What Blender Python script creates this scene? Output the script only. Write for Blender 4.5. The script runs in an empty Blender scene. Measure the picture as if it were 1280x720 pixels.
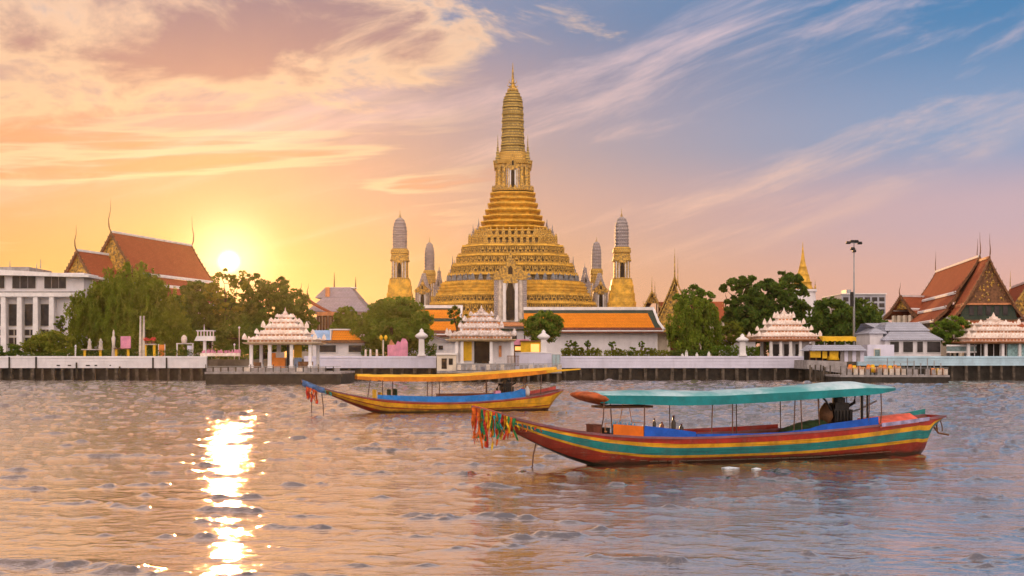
import bpy, bmesh, math, random
import numpy as np
from mathutils import Vector, Matrix
random.seed(7); RNG = np.random.default_rng(7)
R = math.radians
sc = bpy.context.scene
COL = sc.collection

# ------------------------------------------------------------------ camera
F = 1545.0; HZ = 446.0; CAMZ = 3.4
cam_d = bpy.data.cameras.new("camera"); cam = bpy.data.objects.new("camera", cam_d); COL.objects.link(cam)
cam.location = (0, 0, CAMZ); cam.rotation_euler = (R(90), 0, 0)
cam_d.sensor_width = 36; cam_d.lens = 36*F/1280; cam_d.shift_y = (HZ-360)/1280
cam_d.clip_start = 0.2; cam_d.clip_end = 6000
sc.camera = cam

# ------------------------------------------------------------------ light
SUN_EL, SUN_AZ = 5.2, -12.9           # azimuth measured from +Y, negative = left
sc.view_settings.view_transform = 'Standard'; sc.view_settings.look = 'None'
sc.view_settings.gamma = 1; sc.view_settings.exposure = 0.0
sd = bpy.data.lights.new("sun", 'SUN'); sd.energy = 2.0; sd.angle = R(0.6); sd.color = (1.0, 0.52, 0.20)
sun = bpy.data.objects.new("sun", sd); COL.objects.link(sun)
el, az = R(SUN_EL), R(SUN_AZ)
SDIR = Vector((math.sin(az)*math.cos(el), math.cos(az)*math.cos(el), math.sin(el)))
sun.rotation_euler = SDIR.to_track_quat('Z', 'Y').to_euler(); sun.location = SDIR*500

world = bpy.data.worlds.new("World"); sc.world = world; world.use_nodes = True
class NT:
    """small helper for building node graphs"""
    def __init__(s, tree): s.t = tree; s.n = tree.nodes; s.l = tree.links
    def put(s, sock, v):
        if v is None: return
        if hasattr(v, 'is_output'): s.l.new(v, sock)
        else:
            if isinstance(v, (tuple, list)) and len(v) == 3 and sock.type == 'RGBA': v = (*v, 1)
            sock.default_value = v
    def math(s, op, a, b=None, c=None, clamp=False):
        n = s.n.new('ShaderNodeMath'); n.operation = op; n.use_clamp = clamp
        for i, v in enumerate((a, b, c)):
            if v is not None: s.put(n.inputs[i], v)
        return n.outputs[0]
    def vm(s, op, a, b=None, sc_=None):
        n = s.n.new('ShaderNodeVectorMath'); n.operation = op
        s.put(n.inputs[0], a)
        if b is not None: s.put(n.inputs[1], b)
        if sc_ is not None: s.put(n.inputs['Scale'], sc_)
        return n.outputs['Value'] if op in ('DOT_PRODUCT', 'LENGTH') else n.outputs[0]
    def mix(s, f, a, b, mode='MIX'):
        n = s.n.new('ShaderNodeMix'); n.data_type = 'RGBA'; n.blend_type = mode; n.clamp_factor = True
        s.put(n.inputs[0], f); s.put(n.inputs[6], a); s.put(n.inputs[7], b); return n.outputs[2]
    def ss(s, v, lo, hi, a=0.0, b=1.0):
        n = s.n.new('ShaderNodeMapRange'); n.interpolation_type = 'SMOOTHSTEP'
        s.put(n.inputs[0], v); n.inputs[1].default_value = lo; n.inputs[2].default_value = hi
        n.inputs[3].default_value = a; n.inputs[4].default_value = b; return n.outputs[0]
    def noise(s, vec, scale, detail=4, rough=.5, dist=0, out=0):
        n = s.n.new('ShaderNodeTexNoise'); s.put(n.inputs['Vector'], vec)
        n.inputs['Scale'].default_value = scale; n.inputs['Detail'].default_value = detail
        n.inputs['Roughness'].default_value = rough; n.inputs['Distortion'].default_value = dist; return n.outputs[out]
    def mapping(s, vec, loc=(0,0,0), rot=(0,0,0), scale=(1,1,1)):
        n = s.n.new('ShaderNodeMapping'); s.put(n.inputs[0], vec)
        n.inputs[1].default_value = loc; n.inputs[2].default_value = rot; n.inputs[3].default_value = scale; return n.outputs[0]
    def ramp(s, f, stops, interp='EASE'):
        n = s.n.new('ShaderNodeValToRGB'); s.put(n.inputs[0], f); cr = n.color_ramp; cr.interpolation = interp
        while len(cr.elements) < len(stops): cr.elements.new(.5)
        for e, (p, c) in zip(cr.elements, stops): e.position = p; e.color = (*c, 1)
        return n.outputs[0]
    def sep(s, v):
        n = s.n.new('ShaderNodeSeparateXYZ'); s.put(n.inputs[0], v); return n.outputs
def lin(r, g, b):
    f = lambda c: ((c/255+.055)/1.055)**2.4 if c > 10 else c/255/12.92
    return (f(r), f(g), f(b))

def build_world():
    w = NT(world.node_tree); bg = w.n['Background']
    tc = w.n.new('ShaderNodeTexCoord'); d = w.vm('NORMALIZE', tc.outputs['Generated'])
    dx, dy, dz = w.sep(d)
    az_, ge = R(-12.9), R(4.3)
    sdir = (math.sin(az_)*math.cos(ge), math.cos(az_)*math.cos(ge), math.sin(ge))
    cosg = w.math('MAXIMUM', w.vm('DOT_PRODUCT', d, sdir), 0.0)
    ez = w.math('ABSOLUTE', dz)
    # how far round from the sun, 0 at the sun, 1 opposite
    away = w.math('MULTIPLY_ADD', w.vm('DOT_PRODUCT', d, (math.sin(az_), math.cos(az_), 0)), -.5, .5)
    right = w.ss(w.math('MULTIPLY_ADD', dz, .25, dx), -.30, .42)
    warm = w.ramp(w.math('MULTIPLY', ez, 2.0), [(0, lin(250,176,92)), (.12, lin(248,186,108)), (.28, lin(240,184,142)), (.42, lin(220,176,162)), (.55, lin(168,166,188)), (.80, (.60,.49,.48)), (1, (.28,.21,.19))])
    cool = w.ramp(w.math('MULTIPLY', ez, 2.0), [(0, lin(240,174,152)), (.10, lin(228,178,166)), (.22, lin(204,176,184)), (.34, lin(140,162,196)), (.52, lin(80,134,182)), (.78, (.42,.42,.50)), (1, (.17,.17,.22))])
    base = w.vm('SCALE', w.mix(right, warm, cool), None, w.ss(away, .0, .10, .84, 1.0))
    sky = w.n.new('ShaderNodeTexSky'); sky.sky_type = 'NISHITA'; sky.sun_disc = False
    sky.sun_elevation = R(SUN_EL); sky.sun_rotation = R(SUN_AZ); sky.dust_density = 2.0
    # high cirrus: streaks rising to the right
    m1 = w.mapping(d, rot=(0, R(17), 0)); m1 = w.mapping(m1, scale=(1.5, 1.5, 11))
    wob = w.vm('SCALE', w.noise(d, 3.0, 3, .5, 0, 1), None, .45)
    n1 = w.noise(w.vm('ADD', m1, wob), 2.1, 7, .62, .25)
    n2 = w.noise(w.mapping(m1, loc=(3.1, 0, 7.7), scale=(.6, .6, .6)), 1.6, 4, .5)
    veil = w.math('MULTIPLY', w.ss(n1, .46, .72), w.ss(n2, .40, .62))
    veil = w.math('MULTIPLY', veil, w.ss(ez, .04, .10))
    cir_col = w.mix(w.ss(ez, .08, .30), lin(255,208,176), lin(232,205,212))
    c = w.mix(w.math('MULTIPLY', veil, .75), base, cir_col)
    # lavender veil right of centre, low bars near the sun
    m3 = w.mapping(d, rot=(0, R(4), 0)); m3 = w.mapping(m3, scale=(1.3, 1.3, 17))
    n3 = w.noise(w.vm('ADD', m3, w.vm('SCALE', wob, None, .35)), 2.0, 5, .55, .15)
    bar = w.math('MULTIPLY', w.ss(n3, .52, .62), w.math('MULTIPLY', w.ss(ez, .065, .11), w.ss(ez, .21, .15)))
    bar = w.math('MULTIPLY', bar, w.ss(dx, .06, -.14))
    edge = w.math('MULTIPLY', w.ss(n3, .47, .525), w.ss(n3, .58, .53))
    edge = w.math('MULTIPLY', edge, w.math('MULTIPLY', w.ss(ez, .065, .11), w.ss(dx, .02, -.12)))
    edge = w.math('MULTIPLY', edge, w.ss(ez, .22, .15))
    c = w.mix(w.math('MULTIPLY', bar, .75), c, lin(240,164,112))
    c = w.mix(w.math('MULTIPLY', edge, .6), c, lin(255,222,172))
    # the large cloud bank high on the left
    q = w.mapping(d, loc=(.255, 0, -.262), rot=(0, 0, 0))
    q = w.mapping(q, rot=(0, R(8), 0), scale=(1, 0, 1))
    q = w.mapping(q, scale=(1/.19, 0, 1/.085))
    ql = w.vm('LENGTH', q)
    mb = w.mapping(d, rot=(0, R(10), 0), scale=(1.0, 1.0, 2.5))
    nb = w.noise(mb, 7.0, 9, .60, .45)
    nb2 = w.noise(mb, 2.6, 3, .5, .1)
    dens = w.math('ADD', w.math('MULTIPLY_ADD', ql, -.21, .16), w.math('MULTIPLY_ADD', nb, 1.20, w.math('MULTIPLY', nb2, .55)))
    dens = w.math('MULTIPLY', dens, w.ss(dy, -.1, .2))
    cov = w.ss(dens, .77, .94)
    thick = w.ss(dens, .88, 1.10)
    core = w.mix(w.ss(ez, .18, .30), lin(204,152,132), lin(158,132,140))
    cloud = w.mix(thick, w.mix(w.ss(ez,.15,.3), lin(250,208,160), lin(246,206,176)), core)
    c = w.mix(w.math('MULTIPLY', cov, .93), c, cloud)
    # light of the low sun scattered around it
    g1 = w.math('MULTIPLY', w.math('POWER', cosg, 60.0), .04)
    g2 = w.math('MULTIPLY', w.math('POWER', cosg, 500.0), .24)
    g3 = w.math('ADD', w.math('MULTIPLY', w.ss(cosg, math.cos(R(.60)), math.cos(R(.05))), 1.8), w.math('MULTIPLY', w.math('POWER', cosg, 2600.0), 1.0))
    c = w.mix(1.0, c, w.vm('SCALE', (1.0,.40,.06), None, g1), 'ADD')
    c = w.mix(1.0, c, w.vm('SCALE', (1.0,.42,.07), None, g2), 'ADD')
    c = w.mix(1.0, c, w.vm('SCALE', (1.0,.80,.48), None, g3), 'ADD')
    # extra sky brightness added behind the viewer, out of view, to light the fronts
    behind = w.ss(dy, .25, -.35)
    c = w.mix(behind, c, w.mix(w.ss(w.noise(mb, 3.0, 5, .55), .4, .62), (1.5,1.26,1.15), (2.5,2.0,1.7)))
    c = w.mix(1.0, c, w.vm('SCALE', sky.outputs[0], None, .0015), 'ADD')
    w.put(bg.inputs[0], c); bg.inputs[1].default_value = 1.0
build_world()

sc.cycles.use_denoising = True
sc.cycles.max_bounces = 6; sc.cycles.diffuse_bounces = 2; sc.cycles.glossy_bounces = 3
sc.cycles.transmission_bounces = 3; sc.cycles.transparent_max_bounces = 8; sc.cycles.volume_bounces = 0
sc.cycles.sample_clamp_indirect = 4.0; sc.cycles.caustics_reflective = False; sc.cycles.caustics_refractive = False

# ------------------------------------------------------------------ materials
MATS = {}
def mat(name, col, rough=.7, var=.12, scale=.8, metal=0, bump=0, bscale=6, spec=.3, trans=None, stain=0, col2=None, emit=None, coord='Object', plank=False):
    if name in MATS: return MATS[name]
    m = bpy.data.materials.new(name); m.use_nodes = True; w = NT(m.node_tree); b = w.n['Principled BSDF']
    tc = w.n.new('ShaderNodeTexCoord'); v = tc.outputs[coord]
    n = w.noise(v, scale, 6, .65)
    c2 = col2 if col2 else tuple(x*(1-var*2.2) for x in col)
    c1 = tuple(min(1, x*(1+var)) for x in col)
    c = w.mix(w.ss(n, .32, .68), c2, c1)
    if stain:
        n2 = w.noise(w.mapping(v, scale=(1.2, 1.2, .18)), 1.6, 5, .7)
        c = w.mix(w.math('MULTIPLY', w.ss(n2, .48, .72), stain), c, (.16,.13,.10))
    if plank:
        pn = w.noise(w.mapping(v, scale=(.25, .25, 16)), 1.0, 3, .5)
        c = w.mix(w.math('MULTIPLY', w.ss(pn, .56, .62), .55), c, tuple(x*.35 for x in col))
        sc_ = w.ss(w.noise(w.mapping(v, scale=(1.5, 1, 9)), 3.0, 6, .7), .60, .70)
        c = w.mix(w.math('MULTIPLY', sc_, .55), c, (.34,.27,.20))
        zz = w.math('MULTIPLY_ADD', w.noise(w.mapping(v, scale=(1, 1, .3)), 2.5, 4, .6), -.22, w.sep(v)[2])
        c = w.mix(w.ss(zz, .10, -.05, 0, .85), c, (.035,.036,.022))
    w.put(b.inputs['Base Color'], c); b.inputs['Roughness'].default_value = rough
    b.inputs['Metallic'].default_value = metal; b.inputs['Specular IOR Level'].default_value = spec
    if bump:
        bp = w.n.new('ShaderNodeBump'); bp.inputs['Strength'].default_value = bump; bp.inputs['Distance'].default_value = .05
        w.put(bp.inputs['Height'], w.noise(v, bscale, 5, .6)); w.put(b.inputs['Normal'], bp.outputs[0])
    if trans:
        out = w.n['Material Output']; t = w.n.new('ShaderNodeBsdfTranslucent'); w.put(t.inputs[0], trans)
        mx = w.n.new('ShaderNodeMixShader'); mx.inputs[0].default_value = .38
        w.l.new(b.outputs[0], mx.inputs[1]); w.l.new(t.outputs[0], mx.inputs[2]); w.l.new(mx.outputs[0], out.inputs[0])
    if emit:
        w.put(b.inputs['Emission Color'], emit[0]); b.inputs['Emission Strength'].default_value = emit[1]
    MATS[name] = m; return m

def tile_mat(name, col, col2, sx=3.0, sz=3.0, rough=.85, line=(.1,.06,.03), axis='Z'):
    """glazed roof tiles: rows and columns with tone changing tile by tile"""
    if name in MATS: return MATS[name]
    m = bpy.data.materials.new(name); m.use_nodes = True; w = NT(m.node_tree); b = w.n['Principled BSDF']
    tc = w.n.new('ShaderNodeTexCoord'); x, y, z = w.sep(tc.outputs['Object'])
    uv = w.n.new('ShaderNodeCombineXYZ'); w.put(uv.inputs[0], w.math('MULTIPLY', w.math('ADD', x, y), sx)); w.put(uv.inputs[1], w.math('MULTIPLY', z, sz))
    br = w.n.new('ShaderNodeTexBrick'); w.put(br.inputs['Vector'], uv.outputs[0])
    w.put(br.inputs['Color1'], col); w.put(br.inputs['Color2'], col2); w.put(br.inputs['Mortar'], line)
    br.inputs['Scale'].default_value = 1.0; br.inputs['Mortar Size'].default_value = .05; br.inputs['Brick Width'].default_value = .8; br.inputs['Row Height'].default_value = .8
    n = w.noise(tc.outputs['Object'], .5, 5, .6)
    c = w.mix(w.ss(n, .35, .7, 0, .4), br.outputs[0], tuple(v*.55 for v in col))
    w.put(b.inputs['Base Color'], c); b.inputs['Roughness'].default_value = rough; b.inputs['Specular IOR Level'].default_value = .15
    bp = w.n.new('ShaderNodeBump'); bp.inputs['Strength'].default_value = .4; bp.inputs['Distance'].default_value = .05
    w.put(bp.inputs['Height'], br.outputs['Fac']); bp.invert = True; w.put(b.inputs['Normal'], bp.outputs[0])
    MATS[name] = m; return m

def mosaic_mat(name, base, dark, light, sx=2.2, sz=2.0, rough=.55):
    """plaster set with small porcelain pieces: columns and courses with specks"""
    if name in MATS: return MATS[name]
    m = bpy.data.materials.new(name); m.use_nodes = True; w = NT(m.node_tree); b = w.n['Principled BSDF']
    tc = w.n.new('ShaderNodeTexCoord'); o = tc.outputs['Object']; x, y, z = w.sep(o)
    uv = w.n.new('ShaderNodeCombineXYZ'); w.put(uv.inputs[0], w.math('MULTIPLY', w.math('ADD', x, y), sx)); w.put(uv.inputs[1], w.math('MULTIPLY', z, sz))
    br = w.n.new('ShaderNodeTexBrick'); w.put(br.inputs['Vector'], uv.outputs[0])
    w.put(br.inputs['Color1'], base); w.put(br.inputs['Color2'], light); w.put(br.inputs['Mortar'], dark)
    br.inputs['Mortar Size'].default_value = .10; br.inputs['Mortar Smooth'].default_value = .4; br.inputs['Scale'].default_value = 1.0
    br.inputs['Brick Width'].default_value = .9; br.inputs['Row Height'].default_value = .7
    vo = w.n.new('ShaderNodeTexVoronoi'); w.put(vo.inputs['Vector'], o); vo.inputs['Scale'].default_value = 2.6
    sp = w.ss(vo.outputs[0], .20, .10, 0, .75)
    c = w.mix(sp, br.outputs[0], dark)
    c = w.mix(w.ss(w.noise(o, .35, 6, .7), .42, .75, 0, .55), c, tuple(v*.5 for v in base))
    c = w.mix(w.ss(w.noise(w.mapping(o, scale=(1,1,.2)), 1.2, 5, .7), .55, .8, 0, .5), c, (.12,.10,.08))
    w.put(b.inputs['Base Color'], c); b.inputs['Roughness'].default_value = rough; b.inputs['Specular IOR Level'].default_value = .35
    bp = w.n.new('ShaderNodeBump'); bp.inputs['Strength'].default_value = .5; bp.inputs['Distance'].default_value = .12
    w.put(bp.inputs['Height'], w.math('ADD', w.math('MULTIPLY', br.outputs['Fac'], -1.), w.noise(o, 5, 4, .6))); w.put(b.inputs['Normal'], bp.outputs[0])
    MATS[name] = m; return m

GOLD = mosaic_mat('gold_mosaic', (.64,.345,.035), (.13,.095,.05), (.74,.44,.08))
GOLD2 = mat('gold_plaster', (.70,.385,.04), .5, .18, .9, bump=.3, stain=.25)
GOLDD = mat('gold_ornament', (.58,.33,.05), .5, .3, 2.5, bump=.5, bscale=9, col2=(.12,.09,.05))
CROWNM = mosaic_mat('green_gold_porcelain', (.44,.29,.06), (.07,.07,.05), (.56,.38,.09), 3.0, 1.2)
RECESS = mat('shaded_recess_porcelain', (.27,.19,.09), .7, .3, 2.5, bump=.3)  # dark porcelain, with the shade behind the figure rows painted into its colour
GREYP = mosaic_mat('grey_porcelain', (.36,.30,.30), (.16,.14,.16), (.48,.41,.39))
BLUEG = mat('blue_grey_porcelain', (.20,.21,.23), .6, .25, 2.0, bump=.3)
MARBLE = mat('veined_marble', (.62,.53,.46), .55, .15, 1.2, stain=.4)
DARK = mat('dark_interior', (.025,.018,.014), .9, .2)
WHITE = mat('white_plaster', (.76,.72,.75), .75, .05, .5, stain=.12, bump=.15)
WHITE2 = mat('white_trim', (.78,.74,.74), .65, .06, .8, stain=.12)
LILAC = mat('lilac_painted_wall', (.68,.66,.80), .75, .05, .4, stain=.12, bump=.1)
PALEB = mat('pale_blue_wall', (.46,.64,.76), .75, .08, .5, stain=.15)
CREAM = mat('cream_plaster', (.72,.62,.50), .75, .08, .5, stain=.25)
CONC = mat('grey_concrete', (.33,.30,.30), .85, .15, 1.2, bump=.3, stain=.4)
PILE = mat('weathered_pile', (.11,.085,.065), .9, .25, 1.4, bump=.4, col2=(.03,.025,.02))
WETW = mat('wet_dark_timber', (.035,.028,.022), .7, .3, 1.0, bump=.3)
REDT = tile_mat('red_roof_tiles', (.46,.12,.05), (.40,.095,.04))
ORT = tile_mat('orange_roof_tiles', (.86,.27,.008), (.80,.23,.008), rough=.6)
GRNT = tile_mat('green_roof_tiles', (.035,.07,.06), (.03,.06,.045))
GREYR = tile_mat('mauve_roof_tiles', (.36,.32,.38), (.32,.28,.34))
BLUER = tile_mat('pale_blue_roof_tiles', (.48,.50,.60), (.44,.46,.56))
SKYR = mat('light_blue_sheet', (.28,.42,.66), .6, .1, .8)
PINKST = mat('pinkish_carved_stucco', (.84,.75,.69), .7, .1, 1.6, bump=.5, bscale=5, col2=(.68,.50,.41))
WHITST = mat('white_carved_stucco', (.70,.64,.64), .7, .2, 2.0, bump=.5, bscale=5, col2=(.42,.30,.24))
ORED = mat('orange_red_fascia', (.60,.24,.10), .6, .15, 2)
BROWN = mat('brown_carved_wood', (.20,.09,.04), .7, .25, 2.5, bump=.3)
DKRED = mat('dark_red_paint', (.16,.04,.02), .6, .2, 2)
GLASS = mat('dark_window_glass', (.035,.028,.03), .4, .3, 1.0, spec=.25)
YEL = mat('yellow_sheet', (.80,.46,.015), .55, .1, 1.0)
LIT = mat('lit_window', (.8,.5,.2), .6, .05, 1, emit=((1.0,.48,.10), 1.1))
PINK = mat('pink_panel', (.70,.27,.40), .6, .1, 1)
ORANGE = mat('orange_panel', (.75,.22,.03), .6, .1, 1)
METAL = mat('grey_metal', (.30,.30,.31), .5, .1, 2, metal=.4)
TEALG = mat('green_grey_glass', (.16,.24,.25), .2, .2, 2)
BARK = mat('bark', (.13,.085,.05), .9, .3, 2, bump=.5)
SOIL = mat('packed_soil_and_paving', (.16,.13,.10), .9, .3, .2, bump=.3)
GREY_BUILDING = mat('distant_grey_wall', (.42,.42,.48), .8, .1, .3)
def leaf_mat(name, a, b, t):
    if name in MATS: return MATS[name]
    m = bpy.data.materials.new(name); m.use_nodes = True; w = NT(m.node_tree); p = w.n['Principled BSDF']
    tc = w.n.new('ShaderNodeTexCoord'); g = w.n.new('ShaderNodeNewGeometry')
    n = w.noise(tc.outputs['Object'], .55, 4, .6)
    f = w.math('ADD', w.ss(n, .35, .65, 0, .6), w.math('MULTIPLY', g.outputs['Random Per Island'], .4))
    c = w.mix(f, a, b); w.put(p.inputs['Base Color'], c); p.inputs['Roughness'].default_value = .55; p.inputs['Specular IOR Level'].default_value = .2
    tr = w.n.new('ShaderNodeBsdfTranslucent'); w.put(tr.inputs[0], w.mix(f, t, tuple(v*1.5 for v in t)))
    mx = w.n.new('ShaderNodeMixShader'); mx.inputs[0].default_value = .50
    w.l.new(p.outputs[0], mx.inputs[1]); w.l.new(tr.outputs[0], mx.inputs[2]); w.l.new(mx.outputs[0], w.n['Material Output'].inputs[0])
    MATS[name] = m; return m
LEAF = leaf_mat('green_leaves', (.045,.10,.012), (.16,.26,.025), (.22,.30,.02))
LEAFD = leaf_mat('dark_green_leaves', (.036,.080,.014), (.12,.19,.025), (.18,.24,.015))
LEAFY = leaf_mat('yellow_green_leaves', (.08,.12,.012), (.24,.27,.025), (.28,.28,.02))
LEAFW = leaf_mat('weeping_leaves', (.06,.11,.010), (.20,.27,.022), (.30,.34,.02))

# ------------------------------------------------------------------ mesh helpers
class MB:
    def __init__(s): s.v = []; s.f = []; s.m = []; s.mats = []; s.cur = 0; s.smooth = []; s.sm = False
    def use(s, m, smooth=None):
        if m not in s.mats: s.mats.append(m)
        s.cur = s.mats.index(m)
        if smooth is not None: s.sm = smooth
        return s
    def add(s, vs, fs):
        k = len(s.v); s.v += [tuple(v) for v in vs]
        for f in fs: s.f.append(tuple(i+k for i in f)); s.m.append(s.cur); s.smooth.append(s.sm)
        return s
    def box(s, x0, x1, y0, y1, z0, z1):
        return s.add([(x0,y0,z0),(x1,y0,z0),(x1,y1,z0),(x0,y1,z0),(x0,y0,z1),(x1,y0,z1),(x1,y1,z1),(x0,y1,z1)],
                     [(0,3,2,1),(4,5,6,7),(0,1,5,4),(1,2,6,5),(2,3,7,6),(3,0,4,7)])
    def cbox(s, cx, cy, z0, wx, wy, h): return s.box(cx-wx/2, cx+wx/2, cy-wy/2, cy+wy/2, z0, z0+h)
    def loft(s, rings, cap=True, closed=True):
        n = len(rings[0]); vs = [v for r in rings for v in r]; fs = []
        for i in range(len(rings)-1):
            for j in range(n if closed else n-1):
                a = i*n+j; b = i*n+(j+1) % n; fs.append((a, b, b+n, a+n))
        if cap and closed: fs.append(tuple(range(n))[::-1]); fs.append(tuple(range((len(rings)-1)*n, len(rings)*n)))
        return s.add(vs, fs)
    def lathe(s, cx, cy, prof, n=12):
        return s.loft([[(cx+r*math.cos(2*math.pi*j/n), cy+r*math.sin(2*math.pi*j/n), z) for j in range(n)] for z, r in prof])
    def tube(s, pts, r, n=6, r2=None):
        pts = [Vector(p) for p in pts]; rings = []
        for i, p in enumerate(pts):
            t = (pts[min(i+1, len(pts)-1)]-pts[max(i-1, 0)]).normalized()
            a = t.cross(Vector((0,0,1)) if abs(t.z) < .9 else Vector((1,0,0))).normalized(); b = t.cross(a)
            rr = r if r2 is None else r+(r2-r)*i/(len(pts)-1)
            rings.append([p+(a*math.cos(2*math.pi*j/n)+b*math.sin(2*math.pi*j/n))*rr for j in range(n)])
        return s.loft(rings)
    def prism(s, poly, y0, y1):           # outline in x,z extruded along y
        n = len(poly); vs = [(x, y0, z) for x, z in poly]+[(x, y1, z) for x, z in poly]
        fs = [tuple(range(n)), tuple(range(2*n-1, n-1, -1))]+[(i, i+n, (i+1) % n+n, (i+1) % n) for i in range(n)]
        return s.add(vs, fs)
    def xform(s, fn): s.v = [tuple(fn(v)) for v in s.v]; return s
    def build(s, name, material=None, parent=None, loc=None):
        me = bpy.data.meshes.new(name)
        me.from_pydata(s.v, [], s.f)
        ms = s.mats or [material]
        for m in ms: me.materials.append(m)
        if s.mats: me.polygons.foreach_set('material_index', s.m)
        if any(s.smooth): me.polygons.foreach_set('use_smooth', s.smooth)
        me.update(); o = bpy.data.objects.new(name, me); COL.objects.link(o)
        bm = bmesh.new(); bm.from_mesh(me); bmesh.ops.recalc_face_normals(bm, faces=bm.faces); bm.to_mesh(me); bm.free()
        if parent: o.parent = parent
        if loc: o.location = loc
        return o
def tag(o, label=None, cat=None, group=None, kind=None):
    if label: o['label'] = label
    if cat: o['category'] = cat
    if group: o['group'] = group
    if kind: o['kind'] = kind
    return o
def thing(name, label, cat, loc=(0,0,0), rz=0, group=None):
    o = bpy.data.objects.new(name, None); COL.objects.link(o); o.location = loc; o.rotation_euler = (0,0,rz)
    o.empty_display_size = .3
    return tag(o, label, cat, group)
def copy_tree(o, loc=None, rz=None, scale=None, label=None):
    def rec(a, par):
        c = a.copy(); COL.objects.link(c)
        if par: c.parent = par
        for ch in KIDS(a): rec(ch, c)
        return c
    c = rec(o, None)
    if loc: c.location = loc
    if rz is not None: c.rotation_euler = (0,0,rz)
    if scale: c.scale = scale if isinstance(scale, tuple) else (scale,)*3
    if label: c['label'] = label
    return c
def KIDS(o): return [x for x in bpy.data.objects if x.parent == o]
def X(px, Y): return (px-640)*Y/F
def Z(py, Y): return CAMZ+(HZ-py)*Y/F
def S(Y): return Y/F
GZ = 3.0        # level of the temple grounds

# ------------------------------------------------------------------ river and land
def build_water():
    m = bpy.data.materials.new('river_water'); m.use_nodes = True; w = NT(m.node_tree); b = w.n['Principled BSDF']
    tc = w.n.new('ShaderNodeTexCoord'); o = tc.outputs['Object']
    n0 = w.noise(w.mapping(o, scale=(.05, .12, 1)), 1.0, 4, .6)
    w.put(b.inputs['Base Color'], w.mix(n0, (.11,.075,.048), (.08,.058,.04)))
    b.inputs['Roughness'].default_value = .05; b.inputs['IOR'].default_value = 1.5
    a1 = w.noise(w.mapping(o, rot=(0,0,R(8)), scale=(1.0, 2.2, 1)), 1.5, 4, .55, .3)
    a2 = w.noise(w.mapping(o, rot=(0,0,R(-20)), scale=(1.0, 1.7, 1)), 5.5, 3, .5)
    h = w.math('ADD', w.math('MULTIPLY', a1, .048), w.math('MULTIPLY', a2, .016))
    # gusts: patches of rougher and of calmer water
    gust = w.ss(w.noise(w.mapping(o, scale=(.03, .10, 1)), 1.0, 3, .5), .35, .65, .55, 1.25)
    bp = w.n.new('ShaderNodeBump'); bp.inputs['Strength'].default_value = 1.0; bp.inputs['Distance'].default_value = 1.0
    far = w.ss(w.sep(o)[1], 22, 90, .50, 1.5)
    bp.inputs['Filter Width'].default_value = .02
    w.put(bp.inputs['Height'], w.math('MULTIPLY', h, w.math('MULTIPLY', gust, far))); w.put(b.inputs['Normal'], bp.outputs[0])
    gl = w.n.new('ShaderNodeBsdfGlossy'); gl.inputs['Color'].default_value = (1, .92, .84, 1); gl.inputs['Roughness'].default_value = .05; w.put(gl.inputs['Normal'], bp.outputs[0])
    mx = w.n.new('ShaderNodeMixShader'); mx.inputs[0].default_value = .74
    w.l.new(b.outputs[0], mx.inputs[1]); w.l.new(gl.outputs[0], mx.inputs[2]); w.l.new(mx.outputs[0], w.n['Material Output'].inputs[0])
    # rows by distance, columns fanned out, both reaching far outside the picture
    ny, nx = 820, 760
    Y = np.concatenate([np.array([-600, -300, -100, -20, 0, 6]), np.geomspace(11, 183, ny)])
    a = np.linspace(-1, 1, nx)
    a = np.concatenate([[-15, -7, -3, -1.6], a, [1.6, 3, 7, 15]])
    YY, AA = np.meshgrid(Y, a, indexing='ij')
    XX = AA*(np.clip(YY, 11, None)*.50+3)
    ZZ = np.zeros_like(XX)
    rng = np.random.default_rng(3)
    for k in range(72):
        lam = 0.34*(5.0/.34)**(rng.random()**1.2); th = R(84)+rng.normal()*R(34)
        kx, ky = 2*math.pi/lam*math.cos(th), 2*math.pi/lam*math.sin(th)
        amp = .0028*lam**.95*math.exp(-lam/2.6)
        ph = kx*XX+ky*YY+rng.random()*6.28
        cell = YY*.0034
        fade = np.clip(lam/(cell*4)-.3, 0, 1)
        c = np.cos(ph); ZZ += amp*fade*(c+.35*np.cos(2*ph))
    sg = ZZ[8:400, 10:-10].std(); ZZ = sg*(np.exp(1.0*np.clip(ZZ/sg, -3, 2.6))-1)/1.65*np.interp(YY, [0, 30, 60, 120], [1, 1, 1.15, 3.4])
    ZZ *= (YY > 8)*(np.abs(AA) <= 1.01)
    n, mcol = XX.shape
    me = bpy.data.meshes.new('river_water')
    me.vertices.add(n*mcol); me.vertices.foreach_set('co', np.stack([XX, YY, ZZ], -1).ravel())
    idx = np.arange(n*mcol).reshape(n, mcol)
    q = np.stack([idx[:-1,:-1], idx[:-1,1:], idx[1:,1:], idx[1:,:-1]], -1).reshape(-1, 4)
    me.loops.add(q.size); me.loops.foreach_set('vertex_index', q.ravel())
    me.polygons.add(len(q)); me.polygons.foreach_set('loop_start', np.arange(0, q.size, 4)); me.polygons.foreach_set('loop_total', np.full(len(q), 4))
    me.polygons.foreach_set('use_smooth', np.ones(len(q), bool)); me.update(); me.validate()
    me.materials.append(m); ob = bpy.data.objects.new('river_water', me); COL.objects.link(ob); tag(ob, kind='structure')
build_water()
tag(MB().box(-1500, 1500, 182.0, 1400, -4, GZ).build('ground', SOIL), kind='structure')

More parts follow.
